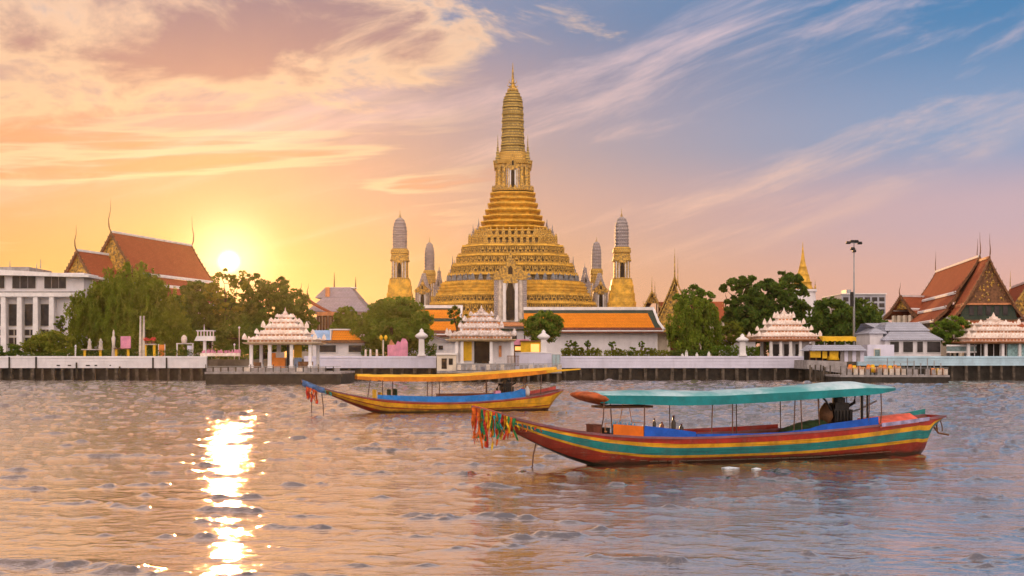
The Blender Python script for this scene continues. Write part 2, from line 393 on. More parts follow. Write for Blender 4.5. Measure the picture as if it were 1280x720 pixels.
def river_wall(label, px0, px1, m, pz0=460, Y=181.0, step=15.5, group='river wall sections'):
    t = thing('river_wall', label, 'wall', (X((px0+px1)/2, Y), Y, 0), group=group)
    x0, x1 = X(px0, Y)-t.location.x, X(px1, Y)-t.location.x
    zb, zt = Z(pz0, Y), Z(445.2, Y)
    b = MB(); h = (zt-zb-.30)/3
    for k in range(3): b.box(x0, x1, -.02*k, .5, zb+k*h, zb+(k+1)*h-.035)
    b.box(x0+.01, x1-.01, .035, .48, zb+.01, zt-.2); b.build('panel', m, t)
    b = MB(); b.box(x0-.05, x1+.05, -.10, .62, zt-.28, zt-.10); b.box(x0-.05, x1+.05, -.04, .56, zt-.098, zt); b.build('coping', m, t)
    MB().box(x0, x1, .75, .95, -2, zb-.02).build('retaining_board', WETW, t)
    n = max(2, min(100, int((px1-px0)/step)))
    for k in range(n):
        xx = x0+(k+.5+random.uniform(-.16,.16))*(x1-x0)/n; r = random.uniform(.13,.24)
        MB().box(xx-r, xx+r, -.02, .34, -2, zb-.003-random.random()*.03).build('pile', PILE, t)
    return t
lw = river_wall('long white wall above brown piles in front of the left garden', -260, 258, WHITE, step=13, group=None)
for px, p0, p1 in ((12,446,473),(45.5,446,460),(191.5,447,461),(208.5,447,461),(96,453,473),(150,458,473)):
    xx = X(px, 181)-lw.location.x; MB().use(WETW).box(xx-.12, xx+.12, -.16, -.11, Z(p1, 181), Z(p0, 181)).build('fender', None, lw)
for px, w_ in ((73,4),(87,4),(110,5),(120,3),(138,1.5)):
    xx = X(px, 181)-lw.location.x; MB().use(WETW).box(xx-w_*.06, xx+w_*.06, -.075, -.065, Z(457.5, 181), Z(456, 181)).build('drain_slot', None, lw)
river_wall('lilac white wall between the orange counter pier and the grey pier', 380, 545, LILAC, group=None)
river_wall('lilac white wall below the topiary garden and the long orange roof', 700, 1008, LILAC, group=None)
river_wall('pale blue wall behind the floating pier at the right', 1072, 1560, PALEB, pz0=457, group=None)

# ------------------------------------------------------------------ long tail boats
def gloss(name, col, **k): return mat(name, col, .38, k.pop('var', .16), k.pop('scale', 1.6), bump=.12, bscale=14, stain=k.pop('stain', .30), plank=True, **k)
B_RED = gloss('boat_red_paint', (.42,.030,.018)); B_DRED = gloss('boat_dark_red_paint', (.38,.035,.016))
B_YEL = gloss('boat_yellow_paint', (.78,.38,.02)); B_TEAL = gloss('boat_teal_paint', (.012,.22,.22))
B_BLK = gloss('boat_tar_black', (.018,.012,.010)); B_ORG = gloss('boat_orange_paint', (.66,.20,.02))
B_IN = gloss('boat_inner_planks', (.22,.06,.025)); B_PUR = gloss('boat_purple_rim', (.26,.10,.12))
BLUEC = mat('blue_cloth', (.012,.10,.52), .75, .12, 2, bump=.25, bscale=5); BLUEC2 = mat('bright_blue_cloth', (.015,.19,.58), .75, .12, 2, bump=.25, bscale=5)
ORC = mat('orange_board', (.80,.17,.008), .6, .1, 1.5); TEALC = mat('teal_valance', (.005,.22,.24), .6, .14, 1.3, bump=.3, bscale=4)
TARP = mat('pale_blue_tarp', (.50,.62,.68), .5, .2, .5, bump=.3, bscale=2, col2=(.10,.36,.38))
YTARP = mat('yellow_orange_tarp', (.88,.48,.03), .6, .12, .9, bump=.3, bscale=2); UNDER = mat('dark_canopy_underside', (.08,.035,.02), .8, .2, 2)
POSTM = mat('brown_post', (.14,.07,.045), .6, .2, 3); BLACK = mat('oily_black_metal', (.014,.012,.012), .45, .3, 5, metal=.3)
CORAL = mat('coral_cloth', (.85,.16,.10), .8, .15, 2, bump=.3, bscale=5); LAV = mat('lavender_cloth', (.42,.38,.60), .8, .2, 3)
GREENC = mat('dark_green_tarp', (.03,.06,.02), .8, .25, 3, bump=.3)
RIB = [mat('ribbon_'+n, c, .65, .25, 6, bump=.3, bscale=12) for n, c in dict(orange=(.72,.14,.015), red=(.55,.03,.02), green=(.02,.20,.06), teal=(.01,.30,.32), yellow=(.85,.50,.02), rust=(.42,.10,.03)).items()]

class Boat:
    def __init__(s, px0, Y0, yaw, L, beam):
        s.x0, s.y0, s.c, s.s, s.L, s.B = X(px0, Y0), Y0, math.cos(R(yaw)), math.sin(R(yaw)), L, beam
        s.yaw = R(yaw)
    def b(s, u):                                   # half beam along the boat
        t = max(0, min(1, u/s.L)); return s.B*min(1, (t/.40))**.72*(1-.42*max(0, (t-.55)/.45)**1.8)+.035
    def u(s, px, v=0.0):                           # where on the boat a traced point lies
        k = (px-640)/F; return (k*(s.y0+v*s.c)-s.x0+v*s.s)/(s.c-k*s.s)
    def un(s, px):
        u = s.u(px)
        for _ in range(6): u = s.u(px, -s.b(u))
        return u
    def z(s, u, py, v=0.0): Y = s.y0+u*s.s+v*s.c; return Z(py, Y)
    def trace(s, pts, side=-1, k=1.0):
        us, zs = [], []
        for px, py in pts:
            u = s.un(px) if side else s.u(px); us.append(u); zs.append(s.z(u, py, side*k*s.b(u)))
        return lambda q: float(np.interp(q, us, zs))

def build_hull(bt, root, gun, keel, stripes, fr, n=72, thick=.045):
    """stripes: materials from the rim down, fr(u): the fractions where they change"""
    us = [bt.L*(i/n) for i in range(n+1)]
    def pt(u, t, side, inset=0.0):
        b = max(.012, bt.b(u)-inset); zg, zk = gun(u), keel(u)+inset
        if zk > zg-.05: zk = zg-.05
        return (u, side*b*(max(0.0, 1-t**2.3))**.62*(1-.10*t), zg+(zk-zg)*t)
    b = MB(); ns = len(stripes)
    for side in (-1, 1):
        for k, m in enumerate(stripes):
            b.use(m, True); sub = 4 if k == ns-1 else 2
            rings = []
            for u in us:
                f = [0]+list(fr(u/bt.L))+[1]; lo, hi = f[k], f[k+1]
                rings.append([pt(u, lo+(hi-lo)*j/sub, side) for j in range(sub+1)])
            b.loft(rings, cap=False, closed=False)
    # transom
    b.use(stripes[0], False); ring = [pt(bt.L, t/8, -1) for t in range(9)]+[pt(bt.L, t/8, 1) for t in range(7, -1, -1)]
    b.add(ring, [tuple(range(len(ring)))])
    hull = b.build('hull', None, root)
    b = MB().use(B_IN, True)
    for side in (-1, 1):
        b.loft([[pt(u, .55*j/5, side, thick) for j in range(6)] for u in us], cap=False, closed=False)
    b.build('inner_hull', None, root)
    b = MB()
    for side in (-1, 1):                            # rub rail along each rim
        b.loft([[(u, side*(bt.b(u)+.03), gun(u)-.05), (u, side*(bt.b(u)+.03), gun(u)+.02), (u, side*max(.0, bt.b(u)-.07), gun(u)+.02), (u, side*max(.0, bt.b(u)-.07), gun(u)-.05)] for u in us])
    b.build('gunwale', B_PUR, root)
    b = MB().use(B_IN)                                # bow deck, floor boards
    d = [u for u in us if u < bt.L*.22]
    b.loft([[(u, -bt.b(u)*.95, gun(u)-.04), (u, bt.b(u)*.95, gun(u)-.04), (u, bt.b(u)*.95, gun(u)-.08), (u, -bt.b(u)*.95, gun(u)-.08)] for u in d])
    for u in np.arange(bt.L*.22, bt.L*.86, .32):
        zz = keel(u)+.38; b.box(u, u+.29, -bt.b(u)*.72, bt.b(u)*.72, zz, zz+.03)
    b.build('deck', None, root)
    return hull

def side_strip(bt, root, name, m, u0, u1, zlo, zhi, side=-1, off=0.0, n=16, th=.03, fold=.012):
    b = MB().use(m, False); rings = []
    for i in range(n+1):
        u = u0+(u1-u0)*i/n; v = side*(bt.b(u)+off)+random.uniform(-fold, fold)
        rings.append([(u, v, zlo(u)), (u, v-th, zlo(u)), (u, v-th+random.uniform(-fold, fold), zhi(u)), (u, v, zhi(u))])
    b.loft(rings); return b.build(name, None, root)

def canopy(bt, root, u0, u1, zlow, zedge, ridge, wid, top, val, nose=.5):
    n = 34; us = [u0+(u1-u0)*i/n for i in range(n+1)]
    def arc(u, th=0.0):
        w_ = wid*(min(1, (u-u0+.15)/nose)**.4)*(min(1, (u1-u+.10)/1.2)**.5)
        sag = .008*math.sin(u*5.1)+.006*math.sin(u*11+1)
        return [(u, w_*math.sin(R(a))*(1.0), zedge(u)+sag*(abs(a) < 80)+ridge(u)*max(0, math.cos(R(a)))-th) for a in range(-90, 91, 15)]
    b = MB().use(top, True)
    b.loft([arc(u)+arc(u, .03)[::-1] for u in us]); b.build('canopy_cover', None, root)
    for side in (-1, 1):
        b = MB().use(val, False); rings = []
        for u in us:
            w_ = abs(arc(u)[0][1])+.012+.008*math.sin(u*9); rings.append([(u, side*w_, zedge(u)+.015), (u, side*(w_+.012), zlow(u)), (u, side*(w_-.015), zlow(u)), (u, side*(w_-.02), zedge(u)+.015)])
        b.loft(rings); b.build('valance', None, root)
    b = MB().use(UNDER)
    for u in us[1:-1:3]:
        w_ = abs(arc(u)[0][1]); b.box(u-.02, u+.02, -w_+.03, w_-.03, zlow(u)+.0, zlow(u)+.05)
    for v in (-wid*.86, wid*.86):
        b.tube([(u, v, zlow(u)+.03) for u in us[3:-3]], .025, 5)
    b.build('canopy_frame', None, root)

def ribbon(root, m, p, length, width, sway=.06, point=False):
    b = MB().use(m); n = 9; rings = []; ph = random.random()*6
    for i in range(n+1):
        t = i/n; wd = width*(1-.25*t) if not point else width*(1-t**2*.95)
        cx = p[0]+sway*math.sin(ph+t*4)*t; cy = p[1]+sway*math.cos(ph*2+t*3)*t; cz = p[2]-length*t
        tw = ph+t*2.0+.5*math.sin(t*7+ph)
        dx_, dy_ = math.cos(tw)*wd/2, math.sin(tw)*wd/2*.6
        rings.append([(cx-dx_, cy-dy_-.006, cz), (cx+dx_, cy+dy_-.006, cz), (cx+dx_, cy+dy_+.006, cz), (cx-dx_, cy-dy_+.006, cz)])
    b.loft(rings); return b.build('ribbon', None, root)

def engine(root, u, z0, s=1.0):
    e = MB().use(BLACK)
    e.box(u-.34*s, u+.30*s, -.22*s, .22*s, z0, z0+.42*s); e.box(u-.28*s, u+.22*s, -.16*s, .16*s, z0+.42*s, z0+.62*s)
    e.lathe(u-.05*s, 0, [(z0+.60*s, .13*s), (z0+.62*s, .2*s), (z0+.76*s, .2*s), (z0+.79*s, .12*s)], 14)
    for k in range(5): e.box(u-.3*s+k*.12*s, u-.25*s+k*.12*s, -.25*s, -.22*s, z0+.06*s, z0+.38*s)
    e.tube([(u+.2*s, -.1*s, z0+.5*s), (u+.42*s, -.14*s, z0+.62*s), (u+.46*s, -.14*s, z0+.9*s)], .05*s, 8)
    e.tube([(u-.2*s, .1*s, z0+.5*s), (u-.45*s, .1*s, z0+.55*s), (u-.58*s, .08*s, z0+.30*s), (u-.50*s, 0, z0+.02)], .07*s, 8)
    ob = e.build('engine', None, root)
    f = MB().use(BLACK)                                # radiator fan and pulley
    f.loft([[(u-.40*s+d, math.cos(j*math.pi/8)*r*s, z0+.34*s+math.sin(j*math.pi/8)*r*s) for j in range(16)] for d, r in ((0,.16),(.02,.25),(.06,.25),(.08,.16))])
    f.build('fan', None, ob)
    t = MB().use(METAL); t.tube([(u+.25*s, 0, z0+.3*s), (u+.75*s, 0, z0+.42*s), (u+1.3*s, -.05*s, z0+.66*s)], .028*s, 6); t.build('tiller', None, ob)
    b = MB().use(BROWN); b.box(u-.46*s, u+.42*s, -.30*s, .30*s, z0-.14*s, z0-.005); b.box(u-.4*s, u-.3*s, -.26*s, -.16*s, z0-.6*s, z0-.14*s); b.box(u+.3*s, u+.4*s, -.26*s, -.16*s, z0-.6*s, z0-.14*s)
    b.build('engine_mount', None, root)
    return ob

def near_boat():
    bt = Boat(590, 37.6, 20.6, 18.0, .92)
    bt.L = bt.un(1184)
    root = thing('long_tail_boat', 'long striped boat with a teal canopy, nearest to the viewer', 'boat', (bt.x0, bt.y0, 0), bt.yaw, 'long tail boats on the river')
    gun = bt.trace([(591,508),(612,513),(640,521.5),(670,529),(700,535),(730,540),(760,543.5),(800,546),(850,547),(900,546),(960,543),(1020,539),(1060,535.5),(1100,531),(1140,526),(1184,519.5)])
    uk = [0, bt.u(598), bt.u(612), bt.u(640), bt.u(680), bt.u(710), bt.u(745), bt.u(800), bt.u(1000), bt.u(1147), bt.u(1155), bt.u(1163), bt.L+.02]
    zk = [bt.z(0,512), bt.z(uk[1],517), bt.z(uk[2],525), bt.z(uk[3],540), bt.z(uk[4],560), bt.z(uk[5],573), -.10, -.30, -.34, -.18, bt.z(uk[10],543), bt.z(uk[11],532), bt.z(bt.L, 523)]
    keel = lambda u: float(np.interp(u, uk, zk))
    def fr(t):
        xs = [0, .10, .20, .38, .60, .80, .93, 1.0]
        rows = [[.30,.45,.46,.55,.98],[.14,.26,.44,.54,.97],[.12,.21,.45,.52,.90],[.18,.29,.50,.57,.84],[.20,.31,.51,.58,.80],[.17,.28,.48,.56,.88],[.14,.25,.46,.54,.97],[.25,.40,.60,.70,.98]]
        return [float(np.interp(t, xs, [r[k] for r in rows])) for k in range(5)]
    build_hull(bt, root, gun, keel, [B_RED, B_YEL, B_TEAL, B_YEL, B_DRED, B_BLK], fr)
    # cloths and boards fixed along the near side
    U = bt.un
    top = lambda pts: bt.trace(pts)
    gz = lambda u: gun(u)+.01
    side_strip(bt, root, 'side_board', ORC, U(767), U(804.5), gz, top([(767,530),(805,533)]), off=-.03, fold=.002)
    side_strip(bt, root, 'side_board', BLUEC, U(805.5), U(870), gz, top([(805,532),(840,536),(870,540)]), off=-.03, fold=.003)
    side_strip(bt, root, 'side_cloth', BLUEC, U(870.5), U(1098), gz, top([(870,542.5),(940,542),(980,540),(1012,536),(1030,530.5),(1060,526.5),(1080,523.5),(1098,521)]), off=-.03, n=40)
    side_strip(bt, root, 'side_coaming', B_RED, U(880), U(1010), gz, lambda u: gun(u)+.16, side=1, off=-.04)
    b = MB().use(CORAL)
    ua, ub = U(1100), U(1148); rings = []
    for i in range(9):
        u = ua+(ub-ua)*i/8; w_ = bt.b(u)
        rings.append([(u, -w_-.035, gun(u)-.10+.05*i/8), (u, -w_+.02, gun(u)+.05), (u, -w_*.3, gun(u)+.20+random.uniform(-.02,.02)), (u, w_*.6, gun(u)+.16), (u, w_*.6, gun(u)+.12), (u, -w_*.3, gun(u)+.16), (u, -w_+.02, gun(u)+.02), (u, -w_-.03, gun(u)-.10)])
    b.loft(rings); b.build('stern_cloth', None, root)
    side_strip(bt, root, 'stern_cloth', LAV, U(1101), U(1160), lambda u: gun(u)-.07, lambda u: gun(u)+.055, off=.045)
    # raised far side of the stern
    side_strip(bt, root, 'stern_board', B_TEAL, U(1108), bt.L, lambda u: gun(u)-.02, lambda u: gun(u)+.03+.17*((u-U(1108))/(bt.L-U(1108))), side=1, off=-.02, fold=0)
    # canopy
    K = .95
    zl = bt.trace([(740,503.5),(760,504.5),(800,505.5),(850,507),(900,506),(950,503.5),(1000,500),(1040,497),(1080,494),(1128,488)])
    ze = bt.trace([(740,495),(760,494.5),(800,495),(850,496),(900,495.5),(950,493),(1000,490.5),(1040,488),(1080,485.5),(1128,486)])
    u0, u1 = U(752), U(1130)
    rd = lambda u: .10+.12*float(np.interp(u, [u0, u0+2.4, u0+4, u0+7, u1-2.0, u1], [.1,.8,.4,.6,1.2,-.4]))
    canopy(bt, root, u0, u1, zl, ze, rd, .93, TARP, TEALC)
    b = MB().use(mat('deep_orange_cloth', (.52,.11,.025), .7, .25, 3, bump=.4, bscale=6, stain=.3), True); ua, ub = U(726), U(762); n = 10; rings = []
    for i in range(n+1):
        t = i/n; u = ua+(ub-ua)*t; r = max(.05, math.sin(min(1, t*1.6+.12)*math.pi*.5))**.6
        zc = bt.z(U(726+36*t), 493.5+6*t, -.5)
        rings.append([(u, .80*r*math.cos(j*math.pi/7), zc+(.14+.05*t)*r*math.sin(j*math.pi/7)) for j in range(14)])
    b.loft(rings); b.build('rolled_awning', None, root)
    MB().use(BROWN).box(U(757), U(822), -.55, .4, zl(U(790))-.13, zl(U(790))-.06).build('luggage_rack', None, root)
    for px, lean in ((752,-.06),(805,.0),(893,-.05),(918,.0),(996,-.06),(1003,.05),(1024,.08),(1086,0),(1100,.06)):
        u = U(px)
        MB().use(POSTM).tube([(u+lean, -.84*min(1, bt.b(u)/.9), gun(u)-.1), (u+lean*.4, -.84, (gun(u)+zl(u))/2), (u, -.84, zl(u)+.05)], .019, 6).build('canopy_post', None, root)
    for px in (790, 870, 956, 1012, 1060, 1094):
        u = U(px); MB().use(POSTM).tube([(u, .80*min(1, bt.b(u)/.9), gun(u)-.1), (u, .82, zl(u)+.05)], .017, 6).build('canopy_post', None, root)
    # chests and seats
    for px0, px1, m, h in ((745, 756, DKRED, .26), (758, 766, BLACK, .20)):
        a, c = U(px0), U(px1); q = MB().use(m); q.box(a, c, -bt.b(a)*.72, .1, gun(a)-.25, gun(a)+h-.03); q.box(a-.015, c+.015, -bt.b(a)*.72-.015, .115, gun(a)+h-.028, gun(a)+h); q.build('storage_box', None, root)
    for px in range(880, 1000, 24):
        u = U(px); q = MB().use(B_IN); q.box(u, u+.28, -bt.b(u)*.85, bt.b(u)*.85, gun(u)-.28, gun(u)-.24); q.box(u+.02, u+.06, -bt.b(u)*.8, bt.b(u)*.8, gun(u)-.5, gun(u)-.283); q.build('seat', None, root)
    a, c = U(1004), U(1047); q = MB().use(GREENC, True); rings = []
    for i in range(11):
        u = a+(c-a)*i/10; hh = .10+.20*math.sin(min(1, i/7)*math.pi*.55)+random.uniform(-.02,.02)
        rings.append([(u, v*.62, gun(u)-.2+(hh+.2)*math.cos(v*1.3)) for v in (-1,-.6,-.2,.2,.6,1)]+[(u, .6, gun(u)-.3), (u, -.6, gun(u)-.3)])
    q.loft(rings); q.build('folded_tarp', None, root)
    engine(root, U(1066)+.1, gun(U(1066))+.12, 1.12)
    q = MB().use(BLACK); u = U(1089)
    q.tube([(u, -.3, gun(u)), (u, -.3, zl(u))], .05, 8); q.build('exhaust_pipe', None, root); q = MB().use(BLACK); q.tube([(u+.22, -.3, gun(u)+.2), (u+.22, -.3, zl(u))], .035, 8); q.build('exhaust_pipe', None, root); q = MB().use(BLACK); q.tube([(U(1037), -.5, zl(U(1037))), (U(1041), -.5, gun(u)+.85), (U(1050), -.4, gun(u)+.52)], .035, 6)
    q.build('air_hose', None, root)
    q = MB().use(BROWN, True); u = U(1052)                 # jacket and cloth bundle hung on the engine frame
    q.lathe(u-.05, -.05, [(gun(u)+.10, .12), (gun(u)+.4, .26), (gun(u)+.62, .22), (gun(u)+.85, .05)], 10); q.build('hanging_cloth', None, root)
    # propeller frame at the stern
    u = bt.L; q = MB().use(BROWN); zg = gun(u)
    q.tube([(u-.45, -.2, zg-.16), (u-.22, -.2, zg-.40), (u-.02, -.2, zg-.62), (u+.42, -.2, zg-.70)], .035, 6); q.tube([(u-.04, -.2, zg-.05), (u-.10, -.2, zg-.35), (u-.06, -.2, zg-.60)], .03, 6); q.tube([(u+.02, -.2, zg-.05), (u+.14, -.2, zg-.40), (u+.15, -.2, zg-.56)], .02, 6)
    q.build('propeller_frame', None, root)
    # anchor line and wooden pole below the bow
    u = U(676); q = MB().use(POSTM); q.tube([(u, -.05, keel(u)+.05), (u-.10, -.05, .35), (u-.16, -.05, -.3)], .022, 6); q.build('bow_pole', None, root)
    # cloth bound round the prow and ribbons
    q = MB().use(RIB[0], True); q.loft([[(u, math.cos(j*.785)*(bt.b(u)+.045), (gun(u)+keel(u))/2+math.sin(j*.785)*((gun(u)-keel(u))/2+.05)) for j in range(8)] for u in (.02,.2,.45,.7,.95)])
    q.build('prow_cloth', None, root)
    random.seed(11)
    for i in range(38):
        t = i/37; u = .03+1.20*t; ln = (1.15 if t < .55 else .95)*random.uniform(.75,1.1)*(1-.35*t)
        m = RIB[[0,0,1,5,0,2,3,2,3,1,5,4,0,1,4,2][i % 16]]
        ribbon(root, m, (u, -bt.b(u)-.05-random.random()*.06, gun(u)-.02), ln, random.uniform(.06,.15), .09)
    ribbon(root, RIB[4], (.55, -.32, gun(.5)-.55), .68, .20, .03, True); ribbon(root, RIB[3], (.60, -.34, gun(.6)-.12), .66, .13, .03)
    ribbon(root, RIB[0], (.05, -.12, gun(.1)-.02), .92, .22, .03); ribbon(root, RIB[0], (.24, -.18, gun(.2)-.02), .98, .2, .03)
    for i in range(6):
        u = 1.35+.14*i; ribbon(root, RIB[[4,5,0,4,1,5][i]], (u, -bt.b(u)-.05, gun(u)-.12), .24-.02*i, .06)
    # loose things standing on the boat
    M = Matrix.Rotation(bt.yaw, 4, 'Z')
    def put(u, v, z): p = M @ Vector((u, v, z)); return (bt.x0+p.x, bt.y0+p.y, z)
    def bottle(px, py0, py1, r, label, m):
        u = U(px); v = -bt.b(u)+.14; zb = bt.z(u, py1, v)
        h = (py1-py0)*S(bt.y0+u*bt.s); t = thing('bottle', label, 'bottle', put(u, v, gun(u)-.02), 0, None)
        lift = zb-gun(u)+.02
        q = MB().use(m, True); q.lathe(0, 0, [(0, r*.95), (.02, r), (lift+h*.5, r), (lift+h*.68, r*.45), (lift+h*.9, r*.4)], 12); q.build('glass', None, t)
        q = MB().use(DKRED, True); q.lathe(0, 0, [(lift+h*.9, r*.46), (lift+h, r*.46)], 10); q.build('cap', None, t)
    DG = mat('dark_brown_glass', (.03,.018,.01), .25, .2, 5)
    bottle(820.5, 523, 534, .055, 'slim dark bottle behind the blue board, nearest the orange board', DG); bottle(830, 527.5, 535, .07, 'short stubby brown bottle second from the orange board', mat('red_brown_glass', (.14,.04,.02), .3, .2, 5))
    bottle(844.5, 519.5, 537, .075, 'tall dark bottle behind the blue board', DG); bottle(854.5, 530, 538.5, .07, 'low rounded dark bottle to the right of the tall one', DG)
    BG = mat('blue_bottle_plastic', (.10,.26,.42), .35, .4, 5)
    for i in range(9):
        px = 769+i*3.3; u = U(px); v = -bt.b(u)+.13+.05*(i % 2); t = tag(MB().use(BG, True).lathe(0, 0, [(0,.045),(.30,.05),(.36,.05),(.42,.022),(.46,.022)], 8).build('bottle'), 'small blue plastic bottle in the row on the orange board', 'bottle', 'blue bottles in a row on the orange board')
        t.location = put(u, v, gun(u)-.02-.012*(i % 3))
    q = MB().use(mat('white_paint_tin', (.45,.50,.55), .4, .1, 4), True); q.lathe(0, 0, [(0,.08),(.36,.08),(.37,.07)], 12)
    t = tag(q.build('tin'), 'pale grey tin beside the canopy post, on the blue board', 'tin'); t.location = put(U(809), -bt.b(U(809))+.14, gun(U(809)))
    q = MB().use(mat('brass_wire', (.45,.18,.06), .4, .2, 5)); z0 = gun(U(785))+.3
    q.tube([(-.5,0,0),(0,0,.02)], .012); q.tube([(0,0,0),(.12,0,.62)], .012); q.tube([(.42,0,.02),(.32,0,.62)], .012); q.tube([(.42,0,.02),(.9,0,-.02),(.88,0,-.22)], .012); q.tube([(-.5,0,0),(-.5,0,-.25)], .012); q.tube([(.1,0,.62),(.34,0,.62)], .02)
    q.box(-.52,-.44,-.01,.01,-.28,-.24)
    t = q.build('bottle_rack_frame', None, root, (U(778), -bt.b(U(778))+.2, z0+.10))
    return bt

def far_boat():
    bt = Boat(377, 73.5, 20.0, 17, .95); bt.L = bt.un(705)
    root = thing('long_tail_boat', 'yellow wooden boat with an orange canopy and blue side cloth, farther off', 'boat', (bt.x0, bt.y0, 0), bt.yaw, 'long tail boats on the river')
    gun = bt.trace([(377.5,475),(388,479),(400,484),(420,489.5),(440,493.5),(460,497),(480,499.5),(510,502),(540,503),(570,503),(600,502),(630,499.5),(660,496),(680,492.5),(705,487)])
    pk = [(377,478),(385,482),(400,489),(420,497.5),(440,506),(455,512)]
    uk = [bt.u(p[0]) for p in pk]+[bt.u(480), bt.u(540), bt.u(660), bt.u(684), bt.u(692), bt.L+.02]
    uk[0] = 0; zk = [bt.z(bt.u(p[0]), p[1]) for p in pk]+[-.22, -.35, -.25, -.05, bt.z(bt.u(692), 501), bt.z(bt.L, 490)]
    keel = lambda u: float(np.interp(u, uk, zk))
    def fr(t):
        xs = [0, .25, .6, .85, 1]
        rows = [[.15,.5,.6,.85,.97],[.16,.42,.50,.70,.93],[.14,.42,.48,.62,.72],[.12,.55,.60,.66,.70],[.2,.7,.75,.9,.97]]
        return [float(np.interp(t, xs, [r[k] for r in rows])) for k in range(5)]
    build_hull(bt, root, gun, keel, [B_RED, B_YEL, B_DRED, B_YEL, B_DRED, B_DRED], fr)
    U = bt.un; top = lambda pts: bt.trace(pts); gz = lambda u: gun(u)+.01
    side_strip(bt, root, 'side_cloth', BLUEC2, U(472), U(657), gz, top([(472,493.5),(500,494.5),(540,495.5),(580,495),(620,492),(645,489),(651,485.5),(657,487)]), off=-.03, n=36)
    zl = bt.trace([(447,474),(470,476.5),(500,477),(540,477),(580,476),(620,473.5),(660,469.5),(698,465)])
    ze = bt.trace([(447,470.5),(470,471.5),(500,471.5),(540,471.5),(580,470.5),(620,467.5),(660,464.5),(698,461.8)])
    u0, u1 = U(448), U(699)
    canopy(bt, root, u0, u1, zl, ze, lambda u: .16, .95, YTARP, mat('orange_valance', (.70,.22,.012), .6, .15, 1.3, bump=.3), nose=2.2)
    q = MB().use(YTARP); a = bt.z(u1, 464, -.9); q.prism([(u1-1.2, a-.12), (u1+1.35, a+.10), (u1+1.35, a+.16), (u1-1.2, a+.05)], -.9, -.55); q.build('canopy_extension', None, root)
    for px, lean in ((462,.12),(478,.0),(535,0),(541,.02),(608,0),(640,0),(655,0),(676,.0)):
        u = U(px); MB().use(POSTM).tube([(u-lean, -.86*min(1, bt.b(u)/.92), gun(u)-.1), (u, -.86, zl(u)+.06)], .03, 6).build('canopy_post', None, root)
    for px in (500, 560, 620, 668):
        u = U(px); MB().use(POSTM).tube([(u, .84*min(1, bt.b(u)/.92), gun(u)-.1), (u, .86, zl(u)+.06)], .028, 6).build('canopy_post', None, root)
    for px, m, h in ((467, YEL, .5), (474, YEL, .38), (486, GREENC, .62), (494, GREENC, .68)):
        u = U(px); q = MB().use(m); q.box(u-.2, u+.2, -.5, .3, gun(u)-.4, gun(u)-.35+h*.4); q.box(u+.17, u+.23, -.5, .3, gun(u)-.4, gun(u)+h); q.build('seat', None, root)
    q = MB().use(B_IN); a, c = U(555), U(626); q.box(a, c, .2, .7, gun(a)-.3, gun(a)+.46); q.box(a-.03, c+.03, .17, .73, gun(a)+.463, gun(a)+.50); q.build('bench', None, root)
    q = MB().use(PINK); u = U(627); q.box(u-.25, u+.1, -.5, -.1, gun(u), gun(u)+.55); q.build('cushion', None, root)
    engine(root, U(640), gun(U(640))+.25, 1.15)
    # boatman's things at the stern
    for px, m, r_, h, nm, lb in ((657.5, RIB[1], .14, .55, 'life_jacket', 'red bundle at the stern of the far boat beside the blue cloth'), (663.5, WHITE2, .14, .62, 'sack', 'white sack on the stern of the far boat')):
        u = U(px); v = -.15; q = MB().use(m, True); q.lathe(0, 0, [(0,r_),(h*.35,r_*1.25),(h*.7,r_*.95),(h*.9,r_*.45),(h,r_*.35)], 10)
        p = Matrix.Rotation(bt.yaw, 4, 'Z') @ Vector((u, v, 0)); t = tag(q.build(nm), lb, nm.replace('_', ' ')); t.location = (bt.x0+p.x, bt.y0+p.y, gun(u)+.02)
    side_strip(bt, root, 'stern_rail', mat('pinkish_red_board', (.60,.10,.08), .6, .2, 2), U(662), bt.L-.1, lambda u: gun(u)+.02, lambda u: gun(u)+.22, side=1, off=-.05, fold=0)
    u = U(663); MB().use(B_IN).box(U(655), U(676), -bt.b(u)*.8, bt.b(u)*.8, gun(u)-.05, gun(u)+.01).build('stern_deck', None, root)
    for px in (403,): u = U(px); MB().use(POSTM).tube([(u, -.05, keel(u)+.05), (u+.1, -.05, .5), (u+.12, -.05, -.2)], .03, 6).build('bow_pole', None, root)
    u = .55; MB().use(POSTM).tube([(u, -.25, gun(u)-.5), (u, -.25, gun(u)-1.75)], .03, 6).build('hanging_weight', None, root)
    q = MB().use(mat('faded_blue_cloth', (.08,.16,.36), .8, .3, 4), True)
    q.loft([[(u, -bt.b(u)-.06, gun(u)+.03), (u, -bt.b(u)-.10, gun(u)-.42+.16*abs(u-.5)), (u, -bt.b(u)-.07, gun(u)-.42+.16*abs(u-.5)), (u, -bt.b(u)-.03, gun(u)+.03)] for u in np.linspace(.02, 1.3, 9)]); q.build('prow_cloth', None, root)
    random.seed(5)
    for i in range(12): u = .25+i*.06; ribbon(root, RIB[[1,0,1,5,0,1][i % 6]], (u, -bt.b(u)-.12, gun(u)-.3), random.uniform(.55,.8), .13)
    for i in range(4): u = 1.35+i*.1; ribbon(root, RIB[[3,5,2,3][i]], (u, -bt.b(u)-.1, gun(u)-.1), .25, .1)
near_boat(); far_boat()
